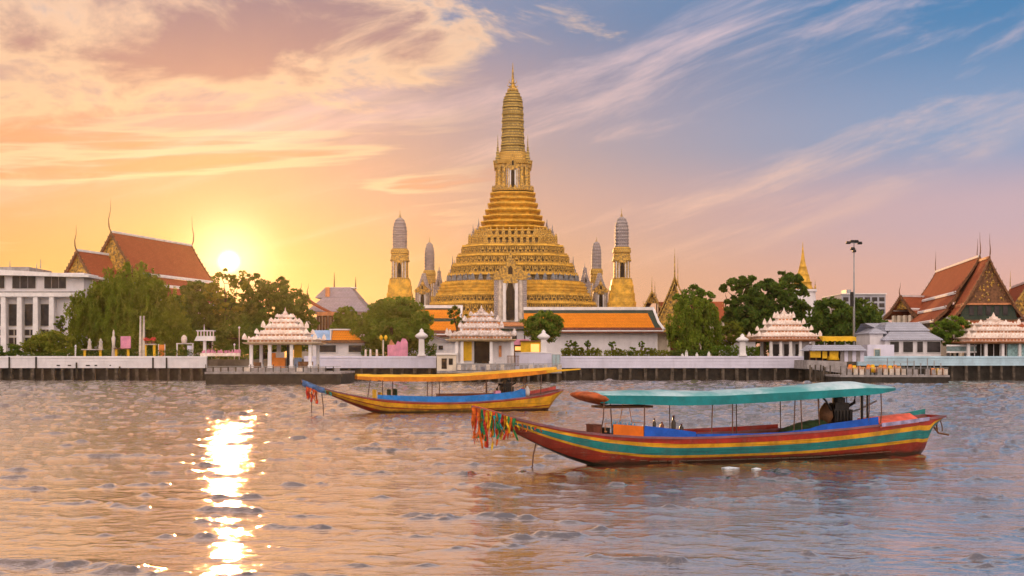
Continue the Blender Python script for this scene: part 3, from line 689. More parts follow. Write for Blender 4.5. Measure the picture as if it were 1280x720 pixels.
def litter(px, py, r_, label, m):
    Y = CAMZ*F/(py-HZ); q = MB().use(m, True); random.seed(int(px)); n = 12
    q.loft([[(math.cos(j*6.283/n)*r_*k*random.uniform(.4,1.3)*1.8, math.sin(j*6.283/n)*r_*k*random.uniform(.7,1.2), zz+random.uniform(-.01,.01)) for j in range(n)] for zz, k in ((-.03,.9),(-.01,1.0),(.012,.7),(.028,.3))])
    t = tag(q.build('floating_litter'), label, 'litter'); t.location = (X(px, Y), Y, .03)
PLASTIC = mat('pale_wet_plastic', (.62,.68,.76), .3, .15, 8, bump=.4, bscale=18)
litter(912, 586, .17, 'crumpled pale plastic floating beside the middle of the near boat', PLASTIC)
litter(945, 587, .10, 'smaller flat scrap of plastic floating just right of the crumpled one', PLASTIC)

# ------------------------------------------------------------------ temple towers
def redent(a, k=4, d=.085):
    q = [(a, -a*(1-k*d)), (a, a*(1-k*d))]
    for i in range(k):
        q.append((a*(1-d*(i+1)), a*(1-(k-i)*d)))
        if i < k-1: q.append((a*(1-d*(i+1)), a*(1-(k-i-1)*d)))
    pts = []
    for r in range(4):
        c, s_ = [(1,0),(0,1),(-1,0),(0,-1)][r]
        for x, y in q[1:] if True else q: pts.append((x*c-y*s_, x*s_+y*c))
        pts.append((( a*(1-k*d))*c-a*s_, (a*(1-k*d))*s_+a*c))
    out = []
    for p in pts:
        if not out or (abs(out[-1][0]-p[0])+abs(out[-1][1]-p[1])) > 1e-6: out.append(p)
    return out
def plan_loft(b, prof, k=4, d=.085, cx=0, cy=0):
    return b.loft([[(cx+x, cy+y, z) for x, y in redent(a, k, d)] for z, a in prof])
def along(a, step, k=4, d=.085, front=True):
    """points along the stepped outline at half width a, with outward direction"""
    P = redent(a, k, d); out = []
    for i in range(len(P)):
        p, q = Vector(P[i]), Vector(P[(i+1) % len(P)]); L = (q-p).length
        if L < .25: continue
        n = max(1, round(L/step)); dr = (q-p)/L; nr = Vector((dr.y, -dr.x))
        if nr.y > .5 and front: continue                       # the far side is never in view
        for j in range(n): out.append((p+dr*(j+.5)*L/n, nr, L/n))
    return out
def figures(b, a, z, h, step, k=4, d=.085, kind='post'):
    for p, n, w_ in along(a, step, k, d):
        t = Vector((-n.y, n.x)); hw = w_*.30
        def q(u, o, zz): r = p+t*u+n*o; return (r.x, r.y, zz)
        dep = .35
        if kind == 'post':
            vs = [q(-hw,-dep,z), q(hw,-dep,z), q(hw,.12,z), q(-hw,.12,z), q(-hw*.7,-dep,z+h*.62), q(hw*.7,-dep,z+h*.62), q(hw*.7,.08,z+h*.62), q(-hw*.7,.08,z+h*.62), q(0,-.1,z+h)]
            b.add(vs, [(0,1,2,3),(0,4,5,1),(1,5,6,2),(2,6,7,3),(3,7,4,0),(4,8,5),(5,8,6),(6,8,7),(7,8,4)])
        else:                                                   # small bearer figure: legs apart, arms up
            for u0, u1, z0, z1 in ((-hw*1.2,-hw*.5,0,.42),(hw*.5,hw*1.2,0,.42),(-hw*.7,hw*.7,.36,.74),(-hw*1.4,-hw*.9,.5,1),(hw*.9,hw*1.4,.5,1),(-hw*.35,hw*.35,.74,.98)):
                vs = [q(u0,-.1,z+h*z0), q(u1,-.1,z+h*z0), q(u1,.2,z+h*z0), q(u0,.2,z+h*z0), q(u0,-.1,z+h*z1), q(u1,-.1,z+h*z1), q(u1,.2,z+h*z1), q(u0,.2,z+h*z1)]
                b.add(vs, [(0,3,2,1),(4,5,6,7),(0,1,5,4),(1,2,6,5),(2,3,7,6),(3,0,4,7)])
    return b
def spire(b, cx, cy, z, h, r, n=8):
    b.lathe(cx, cy, [(z, r*1.1), (z+h*.06, r*1.1), (z+h*.08, r*.8), (z+h*.20, r), (z+h*.25, r*.62), (z+h*.38, r*.72), (z+h*.42, r*.42), (z+h*.55, r*.42), (z+h*.60, r*.2), (z+h, .02)], n)
def finial(root, z, h, r, m):
    b = MB().use(m, True)
    b.lathe(0, 0, [(z-.3, r), (z+h*.05, r*.9), (z+h*.07, r*.5), (z+h*.15, r*.62), (z+h*.19, r*.28), (z+h*.5, r*.2), (z+h, .03)], 10)
    for k in range(4):
        a = k*math.pi/2+.3
        for f, s_ in ((.10, .95), (.24, .7)):
            b.tube([(math.cos(a)*r*.3, math.sin(a)*r*.3, z+h*f), (math.cos(a)*r*s_, math.sin(a)*r*s_, z+h*(f+.05)), (math.cos(a)*r*s_*.8, math.sin(a)*r*s_*.8, z+h*(f+.16))], r*.12, 5, .02)
    b.build('finial', None, root)

def ogive(b, cx, y, z0, w_, h, th, m, n=10):
    """pointed arched opening drawn as a filled prism"""
    pts = [(-w_, 0), (w_, 0), (w_, h*.70)]+[(w_*(1-t)**.6*1.0, h*(.70+.30*t)) for t in [i/6 for i in range(1, 6)]]+[(0, h)]+[(-w_*(1-t)**.6, h*(.70+.30*t)) for t in [i/6 for i in range(5, 0, -1)]]+[(-w_, h*.70)]
    b.use(m).prism([(cx+x, z0+z) for x, z in pts], y, y+th)

def porch(root, cx, yf, z0, hw, h_pil, h_tot, depth, name='porch', sides=2, gold=GOLDD):
    """gabled doorway: pilasters, pointed arch opening, flaming gable"""
    t = MB().use(MARBLE)
    t.box(cx-hw*.98, cx+hw*.98, yf+.35, yf+depth, z0, z0+h_pil)
    por = t.build(name, None, root)
    b = MB().use(DARK); ogive(b, cx, yf+.20, z0+.3, hw*.24, h_pil*.92, .3, DARK); b.build('doorway', None, por)
    b = MB().use(WHITE2)
    for s_ in (-1, 1):
        for o, w_ in ((.36,.085),(.62,.08),(.86,.10)):
            x = cx+s_*hw*o; yy = yf+.1*(o > .5)+.12*(o > .8)
            b.use(WHITE2 if o < .5 else MARBLE if o < .8 else GREYP)
            b.box(x-hw*w_, x+hw*w_, yy, yf+.38, z0+h_pil*.06, z0+h_pil*.93); b.box(x-hw*w_*1.35, x+hw*w_*1.35, yy-.08, yf+.38, z0, z0+h_pil*.058); b.use(gold).box(x-hw*w_*1.4, x+hw*w_*1.4, yy-.10, yf+.38, z0+h_pil*.932, z0+h_pil)
    b.build('pilaster', None, por)
    g = MB().use(gold)
    def flame(w_, hb, ht, y, dep, n=7):
        pts = [(-w_, 0)]
        for i in range(n):
            a = i/n; pts.append((-w_*(1-a)**1.05, (ht-hb)*a)); pts.append((-w_*(1-a)**1.05-w_*.12*(1-a*.5), (ht-hb)*a+(ht-hb)*.11))
        pts.append((0, ht-hb)); pts += [(-x, z) for x, z in pts[-2::-1]]
        g.prism([(cx+x, z0+hb+z) for x, z in pts], y, y+dep)
    flame(hw*1.12, h_pil*.98, h_pil+(h_tot-h_pil)*.72, yf+.30, .5); flame(hw*.60, h_pil*.94, h_tot, yf+.12, .2+depth*.6)
    flame(hw*.42, h_pil*.86, h_pil+(h_tot-h_pil)*.62, yf-.05, .2)
    g.build('gable', None, por)
    b = MB(); ogive(b, cx, yf-.10, z0+h_pil*1.06, hw*.13, (h_tot-h_pil)*.36, .04, DARK); b.build('gable_niche', None, por)
    b = MB().use(gold); spire(b, cx, yf+depth*.4, z0+h_tot*.96, h_tot*.14, hw*.10); b.build('spirelet', None, por)
    return por

def main_prang():
    Y = 262.0; s_ = S(Y); cx = X(641, Y)
    root = thing('temple_tower', 'huge golden stepped tower that rises above everything else in the middle', 'tower', (cx, Y, 0))
    z = lambda py: Z(py, Y); a = lambda px: px*s_
    # (py bottom, py top, half width px bottom, half width px top, ornament)
    tiers = [(402,394,106,104,None),(394,381,101,97,'fig'),(381,371,95,90,'fig'),(371,356,90,84,None),
             (356,346,79,76,'post'),(346,334,75,71,'fig'),(334,322,69,65,'fig'),(322,310,63,59,'fig'),(310,299,54,50,'post'),(299,291,46,43,'post')]
    front_figs = 0
    for i, (p0, p1, a0, a1, orn) in enumerate(tiers):
        b = MB().use(GOLD2 if orn is None else GOLD)
        z0, z1 = z(p0), z(p1); h = z1-z0
        if orn is None:
            n = 4; prof = []
            for j in range(n):
                aa = a(a0+(a1-a0)*j/n); prof += [(z0+h*j/n, aa+.35), (z0+h*(j+.45)/n, aa+.35), (z0+h*(j+.55)/n, aa-.05), (z0+h*(j+1)/n-.02, aa-.05)]
            plan_loft(b, prof)
        else:
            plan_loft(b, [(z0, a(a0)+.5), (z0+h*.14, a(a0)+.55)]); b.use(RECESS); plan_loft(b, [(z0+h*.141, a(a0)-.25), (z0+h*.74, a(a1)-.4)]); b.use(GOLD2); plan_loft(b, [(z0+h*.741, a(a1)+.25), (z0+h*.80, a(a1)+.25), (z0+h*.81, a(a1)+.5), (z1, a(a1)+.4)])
            b.use(GOLD if i in (8,) else BLUEG if i == 4 else GOLD)
            if orn == 'fig': figures(b, a((a0+a1)/2)+.12, z0+h*.15, h*.60, 1.5, kind='fig')
            else: figures(b, a((a0+a1)/2)+.35, z0+h*.15, h*(.85 if i < 6 else 1.25), 1.6 if i < 6 else 1.25)
        b.build('terrace', None, root)
        if orn == 'post':
            for sx in (-1, 1):
                for sy in (-1, 1):
                    q = MB().use(GREYP); r = a(a1)+.2; spire(q, sx*r*.96, sy*r*.35, z1-.6, 4.6 if i < 6 else 3.4, .85 if i < 6 else .6); q.build('corner_pinnacle', None, root)
    # bulging mouldings
    b = MB().use(GOLD2); prof = []
    for p0, p1, w_ in ((291,284,41),(284,277,38.5),(277,270,36),(270,262,33.5),(262,254,30.5),(254,248,28),(248,241,27.5)):
        z0, z1 = z(p0), z(p1); h = z1-z0; w0 = a(w_)
        prof += [(z0, w0*.86), (z0+h*.16, w0*.87), (z0+h*.34, w0*.97), (z0+h*.56, w0*1.03), (z0+h*.74, w0*1.0), (z0+h*.80, w0*.86)]
    plan_loft(b, prof, 5, .075); b.build('moulded_base', None, root)
    # cell with niches
    b = MB().use(GOLD); plan_loft(b, [(z(241), a(25)), (z(238), a(25.5)), (z(237), a(22)), (z(209), a(21)), (z(207), a(24)), (z(203), a(24.5)), (z(202), a(20)), (z(196), a(18)), (z(191), a(16))], 5, .08)
    b.use(GOLDD); figures(b, a(22.5), z(212), 1.0, .8, 5, .08); figures(b, a(25.5), z(240), 1.1, .9, 5, .08)
    cell = b.build('niche_storey', None, root)
    b = MB().use(GOLDD)
    for k in range(-3, 4):
        if abs(k) >= 1: b.box(k*a(5.6)-.28, k*a(5.6)+.28, -a(22.8)-.25+abs(k)*.12, -a(18), z(238), z(210))
    b.build('pilaster', None, cell)
    porch(root, 0, -a(24.5), z(240), a(8.5), z(212)-z(240), z(196)-z(240), 2.0, 'niche')
    for sx in (-1, 1):
        for sy in (-1, 1):
            q = MB().use(CROWNM); spire(q, sx*a(18.6), sy*a(16), z(207), z(171)-z(207), a(3.1)); q.build('corner_pinnacle', None, root)
    # ribbed corn-cob crown
    b = MB().use(CROWNM); tops = [(200,16.4),(192,15.2),(184,14.3),(174,13.8),(164,13.5),(154,13.2),(145,12.9),(136,12.4),(129,11.7),(123,10.5),(118,8.6),(114.5,6),(112,3)]
    for i in range(len(tops)-1):
        (p0, w0), (p1, w1) = tops[i], tops[i+1]; z0, z1 = z(p0), z(p1); h = z1-z0
        plan_loft(b, [(z0-.01, a(w0)*1.0), (z0+h*.10, a(w0)*1.06), (z0+h*.2, a(w0)*1.06), (z0+h*.24, a(w0)*.93), (z1, a(w1)*.95)], 5, .085)
        if i < 9: figures(b, a(w0)*.96, z0+h*.2, h*.72, .75, 5, .085)
    b.build('crown', None, root)
    finial(root, z(113), z(78)-z(113), 1.25, GOLDD)
    # front porch at the foot
    porch(root, X(638, 243)-cx, 243-Y-2.0, Z(402, 241), 21*S(241), Z(346, 241)-Z(402, 241), Z(318, 241)-Z(402, 241), 8.0)
main_prang()

def small_prang(label, px, Y, base_py, k, group, top=265, dome_py=(311, 271), body_py=(350, 325)):
    s_ = S(Y); z = lambda py: Z(py, Y); a = lambda v: v*s_*k
    root = thing('side_tower', label, 'tower', (X(px, Y), Y, 0), group=group)
    b = MB().use(GOLD2); z0, z1 = z(base_py), z(body_py[0]); n = 4; prof = []
    for j in range(n):
        aa = a(18.5-6*j/n); q0 = z0+(z1-z0)*j/n; q1 = z0+(z1-z0)*(j+1)/n
        prof += [(q0, aa), (q0+(q1-q0)*.35, aa), (q0+(q1-q0)*.4, aa*.94), (q1-.02, aa*.90)]
    plan_loft(b, prof, 3, .08); b.build('stepped_base', None, root)
    b = MB().use(GOLD); h = z(body_py[1])-z1
    plan_loft(b, [(z1, a(12)), (z1+h*.06, a(12)), (z1+h*.08, a(10)), (z1+h*.90, a(9.6)), (z1+h*.93, a(11.5)), (z1+h, a(11.5))], 3, .09)
    zc = z(dome_py[0]); z2 = z(body_py[1]); plan_loft(b, [(z2, a(10.4)), (z2+(zc-z2)*.5, a(9.8)), (z2+(zc-z2)*.55, a(11)), (zc-.3, a(10.6)), (zc, a(8.4))], 3, .09)
    b.use(GOLDD); figures(b, a(10), z2+.05, (zc-z2)*.5, .7, 3, .09)
    body = b.build('niche_storey', None, root)
    b = MB(); ogive(b, 0, -a(10.4)-.08, z1+h*.12, a(2.3), h*.74, .3, DARK); b.build('niche', None, body)
    b = MB().use(MARBLE)
    for s2 in (-1, 1):
        for o in (4, 7.4): b.box(s2*a(o)-a(.8), s2*a(o)+a(.8), -a(10.9), -a(9), z1+h*.08, z1+h*.9)
    b.use(GOLDD).prism([(-a(5.2), z1+h*.84), (a(5.2), z1+h*.84), (a(3.0), z1+h*1.04), (0, z1+h*1.42), (-a(3.0), z1+h*1.04)], -a(11.6), -a(9.5))
    b.build('niche_frame', None, body)
    b = MB().use(GREYP); zt = z(dome_py[1]); hh = zt-zc
    rows = 9
    for i in range(rows):
        t0, t1 = i/rows, (i+1)/rows; f = lambda t: a(8.5)*(max(0.02, 1-max(0, (t-.45)/.56)**2.2))**.5
        plan_loft(b, [(zc+hh*t0-.01, f(t0)*1.03), (zc+hh*(t0+.03), f(t0)*1.03), (zc+hh*(t0+.035), f(t0)*.95), (zc+hh*t1, f(t1)*.95)], 4, .09)
    b.build('crown', None, root); finial(root, zt-.1, z(top)-zt, a(1.9), GOLDD)
    return root
G4 = 'slender towers beside the great one'
small_prang('tall slender golden tower with a grey crown, left of the great tower', 500, 246, 392, 1.0, G4, 262, (311, 272))
small_prang('tall slender golden tower with a grey crown, right of the great tower', 777, 246, 392, 1.0, G4, 260, (309, 271))
small_prang('lesser grey-crowned tower rising behind the small gabled shrine at the left', 537, 292, 396, .70, G4, 296, (338, 303), (372, 352))
small_prang('lesser grey-crowned tower rising behind the small gabled shrine at the right', 745.5, 292, 396, .70, G4, 296, (336, 302), (372, 352))

def mondop(label, px, Y, hwpx, py_top, py_eave, gold=GOLDD):
    root = thing('gabled_shrine', label, 'shrine', (X(px, Y), Y, 0), group='small gabled shrines beside the great tower')
    s_ = S(Y); z0 = Z(396, Y); zp = Z(py_eave, Y)
    porch(root, 0, -hwpx*s_, z0, hwpx*s_, zp-z0, Z(py_top+6, Y)-z0, 3.2, 'front_porch', gold=gold)
    b = MB().use(GREYP); plan_loft(b, [(z0, hwpx*s_*1.05), (zp, hwpx*s_*.95), (zp+.3, hwpx*s_*1.1), (zp+.8, hwpx*s_*.9), (zp+3, hwpx*s_*.4), (zp+4, .4)], 3, .1, 0, 3); b.build('tower_body', None, root)
    b = MB().use(gold); spire(b, 0, 3, zp+3.0, Z(py_top, Y)-zp-1.5, hwpx*s_*.22); b.build('spire', None, root)
    return root
mondop('gold gabled shrine with a dark doorway, left of the great tower', 528.5, 262, 9.0, 345, 364)
mondop('gold gabled shrine with a dark doorway, right of the great tower', 750.5, 262, 9.0, 345, 364)
mondop('grey pinnacled shrine at the lower left shoulder of the great tower', 548, 275, 5.5, 334, 360, GREYP)
mondop('grey pinnacled shrine at the lower right shoulder of the great tower', 732, 275, 6.5, 335, 356, GREYP)

def chedi():
    Y = 262; root = thing('pagoda', 'pagoda with a gold cone and white base behind the trees at the right', 'pagoda', (X(1003.5, Y), Y, 0)); s_ = S(Y); z = lambda p: Z(p, Y)
    b = MB().use(WHITE); plan_loft(b, [(GZ, 17*s_), (z(392), 17*s_), (z(391), 15*s_), (z(366), 13.5*s_), (z(365), 15*s_), (z(362), 15*s_)], 3, .1); b.build('base', None, root)
    b = MB().use(GOLD2, True); p = [(362,13),(360,13),(359.5,11.6),(354,10.6),(353.5,11.3),(352.5,11.3),(352,9.4),(344,7.6),(343.5,8),(343,7),(334,4.6),(333.6,5),(333,4.2),(325,2.6),(318,1.6),(310,.7),(302,.15)]
    b.lathe(0, 0, [(z(q), w_*s_) for q, w_ in p], 20); b.build('cone', None, root)
    for s2 in (-1, 1):
        b = MB().use(GOLDD); spire(b, s2*14*s_, -6*s_, z(364), 14*s_, 1.6*s_); b.build('corner_pinnacle', None, root)
chedi()

# ------------------------------------------------------------------ temple halls
def horn(b, p, d, h, r=.14):
    """upswept roof finial; d = outward direction"""
    p = Vector(p); d = Vector(d).normalized()
    b.tube([p-Vector((0,0,.3)), p+d*h*.12+Vector((0,0,h*.12)), p+d*h*.14+Vector((0,0,h*.34)), p+d*h*.04+Vector((0,0,h*.62)), p+d*h*.02+Vector((0,0,h))], r, 6, .015)
def roof_section(root, y0, y1, zr, tiers, m, border=WHITE2, th=.22, pediment=None, back=True, barge=BROWN, tooth=True, horn_h=2.6, name='roof'):
    """a saddle roof along +y from y0 to y1; tiers = (x_in, drop_in, x_out, drop_out)"""
    b = MB()
    for xi, di, xo, do in tiers:
        for s_ in (-1, 1):
            n = 5; top = [(xi+(xo-xi)*j/n, zr-di-(do-di)*(j/n)**.88) for j in range(n+1)]
            pts = top+[(x, z_-th) for x, z_ in top[::-1]]
            b.use(m).prism([(s_*x, z_) for x, z_ in pts], y0, y1)
            if border:
                ex, ez = top[-1]; fx, fz = top[-2]; d_ = Vector((ex-fx, ez-fz)).normalized()
                b.use(border).prism([(s_*(ex-d_.x*.28), ez-d_.y*.28+.05), (s_*(ex+.03), ez+.05), (s_*(ex+.03), ez-th-.04), (s_*(ex-.2), ez-th-.03)], y0-.01, y1+.01)
    if border: b.use(border).box(-.22, .22, y0-.02, y1+.02, zr-.15, zr+.22)
    rf = b.build(name, None, root)
    for yy, dr in ((y0, -1), (y1, 1)) if back else ((y0, -1),):
        for s_ in (-1, 1):
            g = MB().use(barge)
            for xi, di, xo, do in tiers:
                n = 8 if tooth else 2
                for j in range(n):
                    t0, t1 = j/n, (j+1)/n
                    x0, x1 = xi+(xo-xi)*t0, xi+(xo-xi)*t1; z0, z1 = zr-di-(do-di)*t0**.88, zr-di-(do-di)*t1**.88
                    g.prism([(s_*x0, z0+.18), (s_*x1, z1+.18), (s_*(x1+.04), z1+.18+(.34 if tooth else 0)), (s_*x1, z1-.42), (s_*x0, z0-.42)], yy+dr*.28-.12, yy+dr*.28+.12)
                g.tube([(s_*xo*.98, yy+dr*.28, zr-do-.1), (s_*(xo+.35), yy+dr*.28, zr-do-.05), (s_*(xo+.42), yy+dr*.28, zr-do+.55)], .13, 5, .03)
            g.build('bargeboard', None, rf)
        h = MB().use(barge); horn(h, (0, yy+dr*.25, zr+.2), (0, dr, 0), horn_h); h.build('roof_finial', None, rf)
    if pediment:
        xo = tiers[0][2]*.92; do = tiers[0][3]
        q = MB().use(pediment).prism([(0, zr-.5), (xo, zr-do+.1), (-xo, zr-do+.1)], y0+.35, y0+.6)
        random.seed(3)
        for k in range(46):                                     # carved scrolls standing proud of the pediment
            t = random.uniform(.12, .92); x = random.uniform(-1, 1)*xo*t*.86; zz = zr-do*t; r = random.uniform(.12,.26)
            q.use(GOLDD).lathe(x, y0+.34, [(zz-r, .02), (zz, r*.8), (zz+r, .02)], 6)
        q.build('pediment', None, rf)
    return rf
def axis_angle(dx, dy): return math.atan2(-dx, dy)

def big_hall_right():
    Y = 198.0; root = thing('temple_hall', 'large red-roofed hall whose carved gable faces the river at the right', 'temple', (X(1236.5, Y), Y, 0), axis_angle(.152, 1)); za = Z(322, Y)
    WALLS = MB().use(CREAM).box(-5.0, 5.0, 3.4, 44, GZ, za-9.5); WALLS.build('wall', None, root)
    roof_section(root, 0, 8, za, [(0,0,3.9,7.5)], REDT, ORED, pediment=BROWN, horn_h=3.6)
    roof_section(root, .6, 7.6, za-3.1, [(2.2,2.0,5.3,6.4)], REDT, WHITE2, horn_h=.1, back=False)
    roof_section(root, 7, 45, za+.75, [(0,0,3.7,5.9),(3.5,6.1,5.2,8.3),(5.0,8.5,7.3,10.6)], REDT, WHITE2, horn_h=3.8)
    for side in (0,):
        q = MB().use(GRNT).prism([(-3.7, za-7.3), (3.7, za-7.3), (4.5, za-10.0), (-4.5, za-10.0)], .6, .9); q.use(ORED).box(-3.5, 3.5, .3, .6, za-7.55, za-7.25); q.use(BROWN).box(-4.9, 4.9, .2, .62, za-10.3, za-9.95); q.build('gable_frieze', None, root)
        for k in range(5):
            x = -2.6+k*1.3; MB().use(GLASS).box(x-.36, x+.36, .48, .58, za-9.2, za-7.7).build('window', None, root)
    q = MB().use(REDT); q.loft([[(-5.4,-1.6,za-11.2),(5.4,-1.6,za-11.2),(5.4,3,za-11.2),(-5.4,3,za-11.2)],[(-4.6,.2,za-10.2),(4.6,.2,za-10.2),(4.6,3,za-10.2),(-4.6,3,za-10.2)]]); q.use(ORED).box(-5.4,5.4,-1.65,-1.45,za-11.5,za-11.21); q.build('porch_roof', None, root)
    for k in range(7):
        x = -4.6+k*9.2/6; q = MB().use(CREAM); q.box(x-.26, x+.26, -1.2, -.7, GZ, za-11.5); q.box(x-.36, x+.36, -1.3, -.6, GZ, GZ+.5); q.box(x-.34, x+.34, -1.28, -.62, za-11.9, za-11.52); q.build('pillar', None, root)
    MB().use(DARK).box(-4.7, 4.7, 1.6, 1.9, GZ, za-11.3).build('entrance', None, root)
big_hall_right()

def hall(label, px, py, Y, dx, dy, L, tiers, m, wall_h=None, ped=GOLDD, horn_h=2.6, border=WHITE2, barge=BROWN, group=None, cat='temple', name='temple_hall', front=None):
    root = thing(name, label, cat, (X(px, Y), Y, 0), axis_angle(dx, dy), group); za = Z(py, Y)
    if front: roof_section(root, -front[0], 1.0, za-front[1], tiers[:1], m, border, pediment=ped, horn_h=horn_h, barge=barge)
    roof_section(root, 0, L, za, tiers, m, border, pediment=None if front else ped, horn_h=horn_h, barge=barge)
    xo = tiers[-1][0]*.98 if len(tiers) > 1 else tiers[-1][2]*.85; dd = tiers[-1][3]
    q = MB().use(CREAM).box(-xo, xo, .62, L-.6, GZ, za-dd+.4); w_ = q.build('wall', None, root)
    n = max(2, int(L/4))
    for s_ in (-1, 1):
        for k in range(n):
            y = 2+(L-4)*(k+.5)/n; MB().use(GLASS).box(s_*xo-.06, s_*xo+.06, y-.6, y+.6, GZ+2, GZ+5).build('window', None, w_)
    MB().use(DKRED).box(-1.1, 1.1, .5, .61, GZ, GZ+4.2).build('door', None, w_)
    for k in range(4):
        x = -xo+2*xo*k/3; MB().use(CREAM).box(x-.3, x+.3, -.1, .45, GZ, za-dd+.5).build('pillar', None, root)
    return root
hall('tall hall with a steep orange-red roof behind the weeping tree at the left', 140, 290, 214, 6.6, 25, 27, [(0,0,4.7,7.2),(4.5,7.5,5.8,9.0),(5.6,9.3,8.4,11.8)], REDT, horn_h=5.6)
hall('lower hall with a small pointed gable beside the white colonnaded building', 97, 313, 206, 6.6, 25, 20, [(0,0,3.0,4.8),(2.8,5.1,4.6,6.9)], REDT, horn_h=4.0)
hall('narrow hall with a tall gold-brown gable behind the round green tree', 843.5, 344, 236, .16, 1, 22, [(0,0,4.1,9.6)], REDT, horn_h=5.0, barge=GOLDD, border=None, front=(2.5,1.4))
hall('small hall with a low gold-brown gable beside the end of the orange roof', 815, 363, 240, .15, 1, 16, [(0,0,1.3,2.6),(1.2,2.6,3.2,5.0)], REDT, horn_h=2.6, barge=GOLDD, border=None)
hall('hall with orange tiled roof at the far left of the large right hall', 1127, 370, 236, .9, .42, 11, [(0,0,2.4,2.6),(2.3,2.7,4.6,4.2)], REDT, horn_h=2.4)
hall('hall whose gold gable is cut by the right edge of the picture', 1286, 352, 204, .25, 1, 20, [(0,0,3.6,5.6),(3.4,5.9,5.6,8.4)], REDT, horn_h=3.0, barge=GOLDD)
hall('red-roofed hall between the round weeping tree and the big dark trees', 905, 377, 246, -1, .12, 13, [(0,0,3.8,3.8)], REDT, horn_h=1.6, border=None)

def hip(b, x0, x1, y0, y1, z0, inx, iny, z1, m):
    return b.use(m).loft([[(x0,y0,z0-.15),(x1,y0,z0-.15),(x1,y1,z0-.15),(x0,y1,z0-.15)],[(x0,y0,z0),(x1,y0,z0),(x1,y1,z0),(x0,y1,z0)],[(x0+inx,y0+iny,z1),(x1-inx,y0+iny,z1),(x1-inx,y1-iny,z1),(x0+inx,y1-iny,z1)]])

def grey_hall():
    Y = 226; root = thing('temple_hall', 'hall with broad mauve-grey tiers of roof and thin roof spires, left of centre', 'temple', (X(420, Y), Y, 0)); x = lambda p: X(p, Y)-root.location.x; z = lambda p: Z(p, Y)
    b = MB(); hip(b, x(383), x(462), 0, 16, z(389), 2.6, 2.6, z(371), GREYR); hip(b, x(391), x(445), 2.8, 13, z(370.5), 1.6, 1.8, z(357.5), GREYR); b.use(WHITE2).box(x(401), x(439), 6.5, 9, z(357.6), z(356.4)); b.build('roof', None, root)
    MB().use(CREAM).box(x(396), x(452), 1.5, 14, GZ, z(389.5)).build('wall', None, root)
    for p, q0, q1 in ((411,358,337),(438.5,359,343)):
        b = MB().use(BROWN); b.tube([(x(p), 7, z(q0)), (x(p), 7, z(q1))], .16, 6, .03); b.build('roof_spire', None, root)
    MB().use(ORED).box(x(404), x(409), 2.6, 3.6, z(370), z(358)).build('chimney', None, root)
    for k in range(9):
        xx = x(399+k*6); MB().use(GLASS).box(xx-.25, xx+.25, 1.40, 1.49, z(404), z(393)).build('window', None, root)
    root = thing('temple_hall', 'red-roofed annex with a row of pillars in front of the mauve-grey hall', 'temple', (X(395, 218), 218, 0)); Y = 218; x = lambda p: X(p, Y)-root.location.x; z = lambda p: Z(p, Y)
    b = MB().use(REDT); n = 8
    for k in range(n):
        t0, t1 = k/n, (k+1)/n; f = lambda t: (375+44*t, 367+26*t**.75)
        (p0, q0), (p1, q1) = f(t0), f(t1); b.prism([(x(p0), z(q0)), (x(p1), z(q1)), (x(p1), z(q1)-.3), (x(p0), z(q0)-.3)], 0, 7)
    b.use(ORED).box(x(396), x(420), -.2, .0, z(394.5), z(390)); b.build('roof', None, root)
    b = MB().use(CREAM).box(x(376), x(418), 1.2, 7, GZ, z(396)); b.build('wall', None, root)
    for k in range(7): MB().use(BROWN).box(x(397+k*3.6)-.16, x(397+k*3.6)+.16, .2, .55, GZ, z(394)).build('pillar', None, root)
    for p in (376, 381.5):
        b = MB().use(BROWN); horn(b, (x(p), 1+(p-376)*.5, z(367)), (-1, 0, 0), 2.0); b.build('roof_finial', None, root)
grey_hall()

# ------------------------------------------------------------------ buildings
def box_building(name, label, cat, px0, px1, Y, depth, group=None):
    root = thing(name, label, cat, (X((px0+px1)/2, Y), Y, 0), group=group)
    return root, (lambda p: X(p, Y)-root.location.x), (lambda p: Z(p, Y))

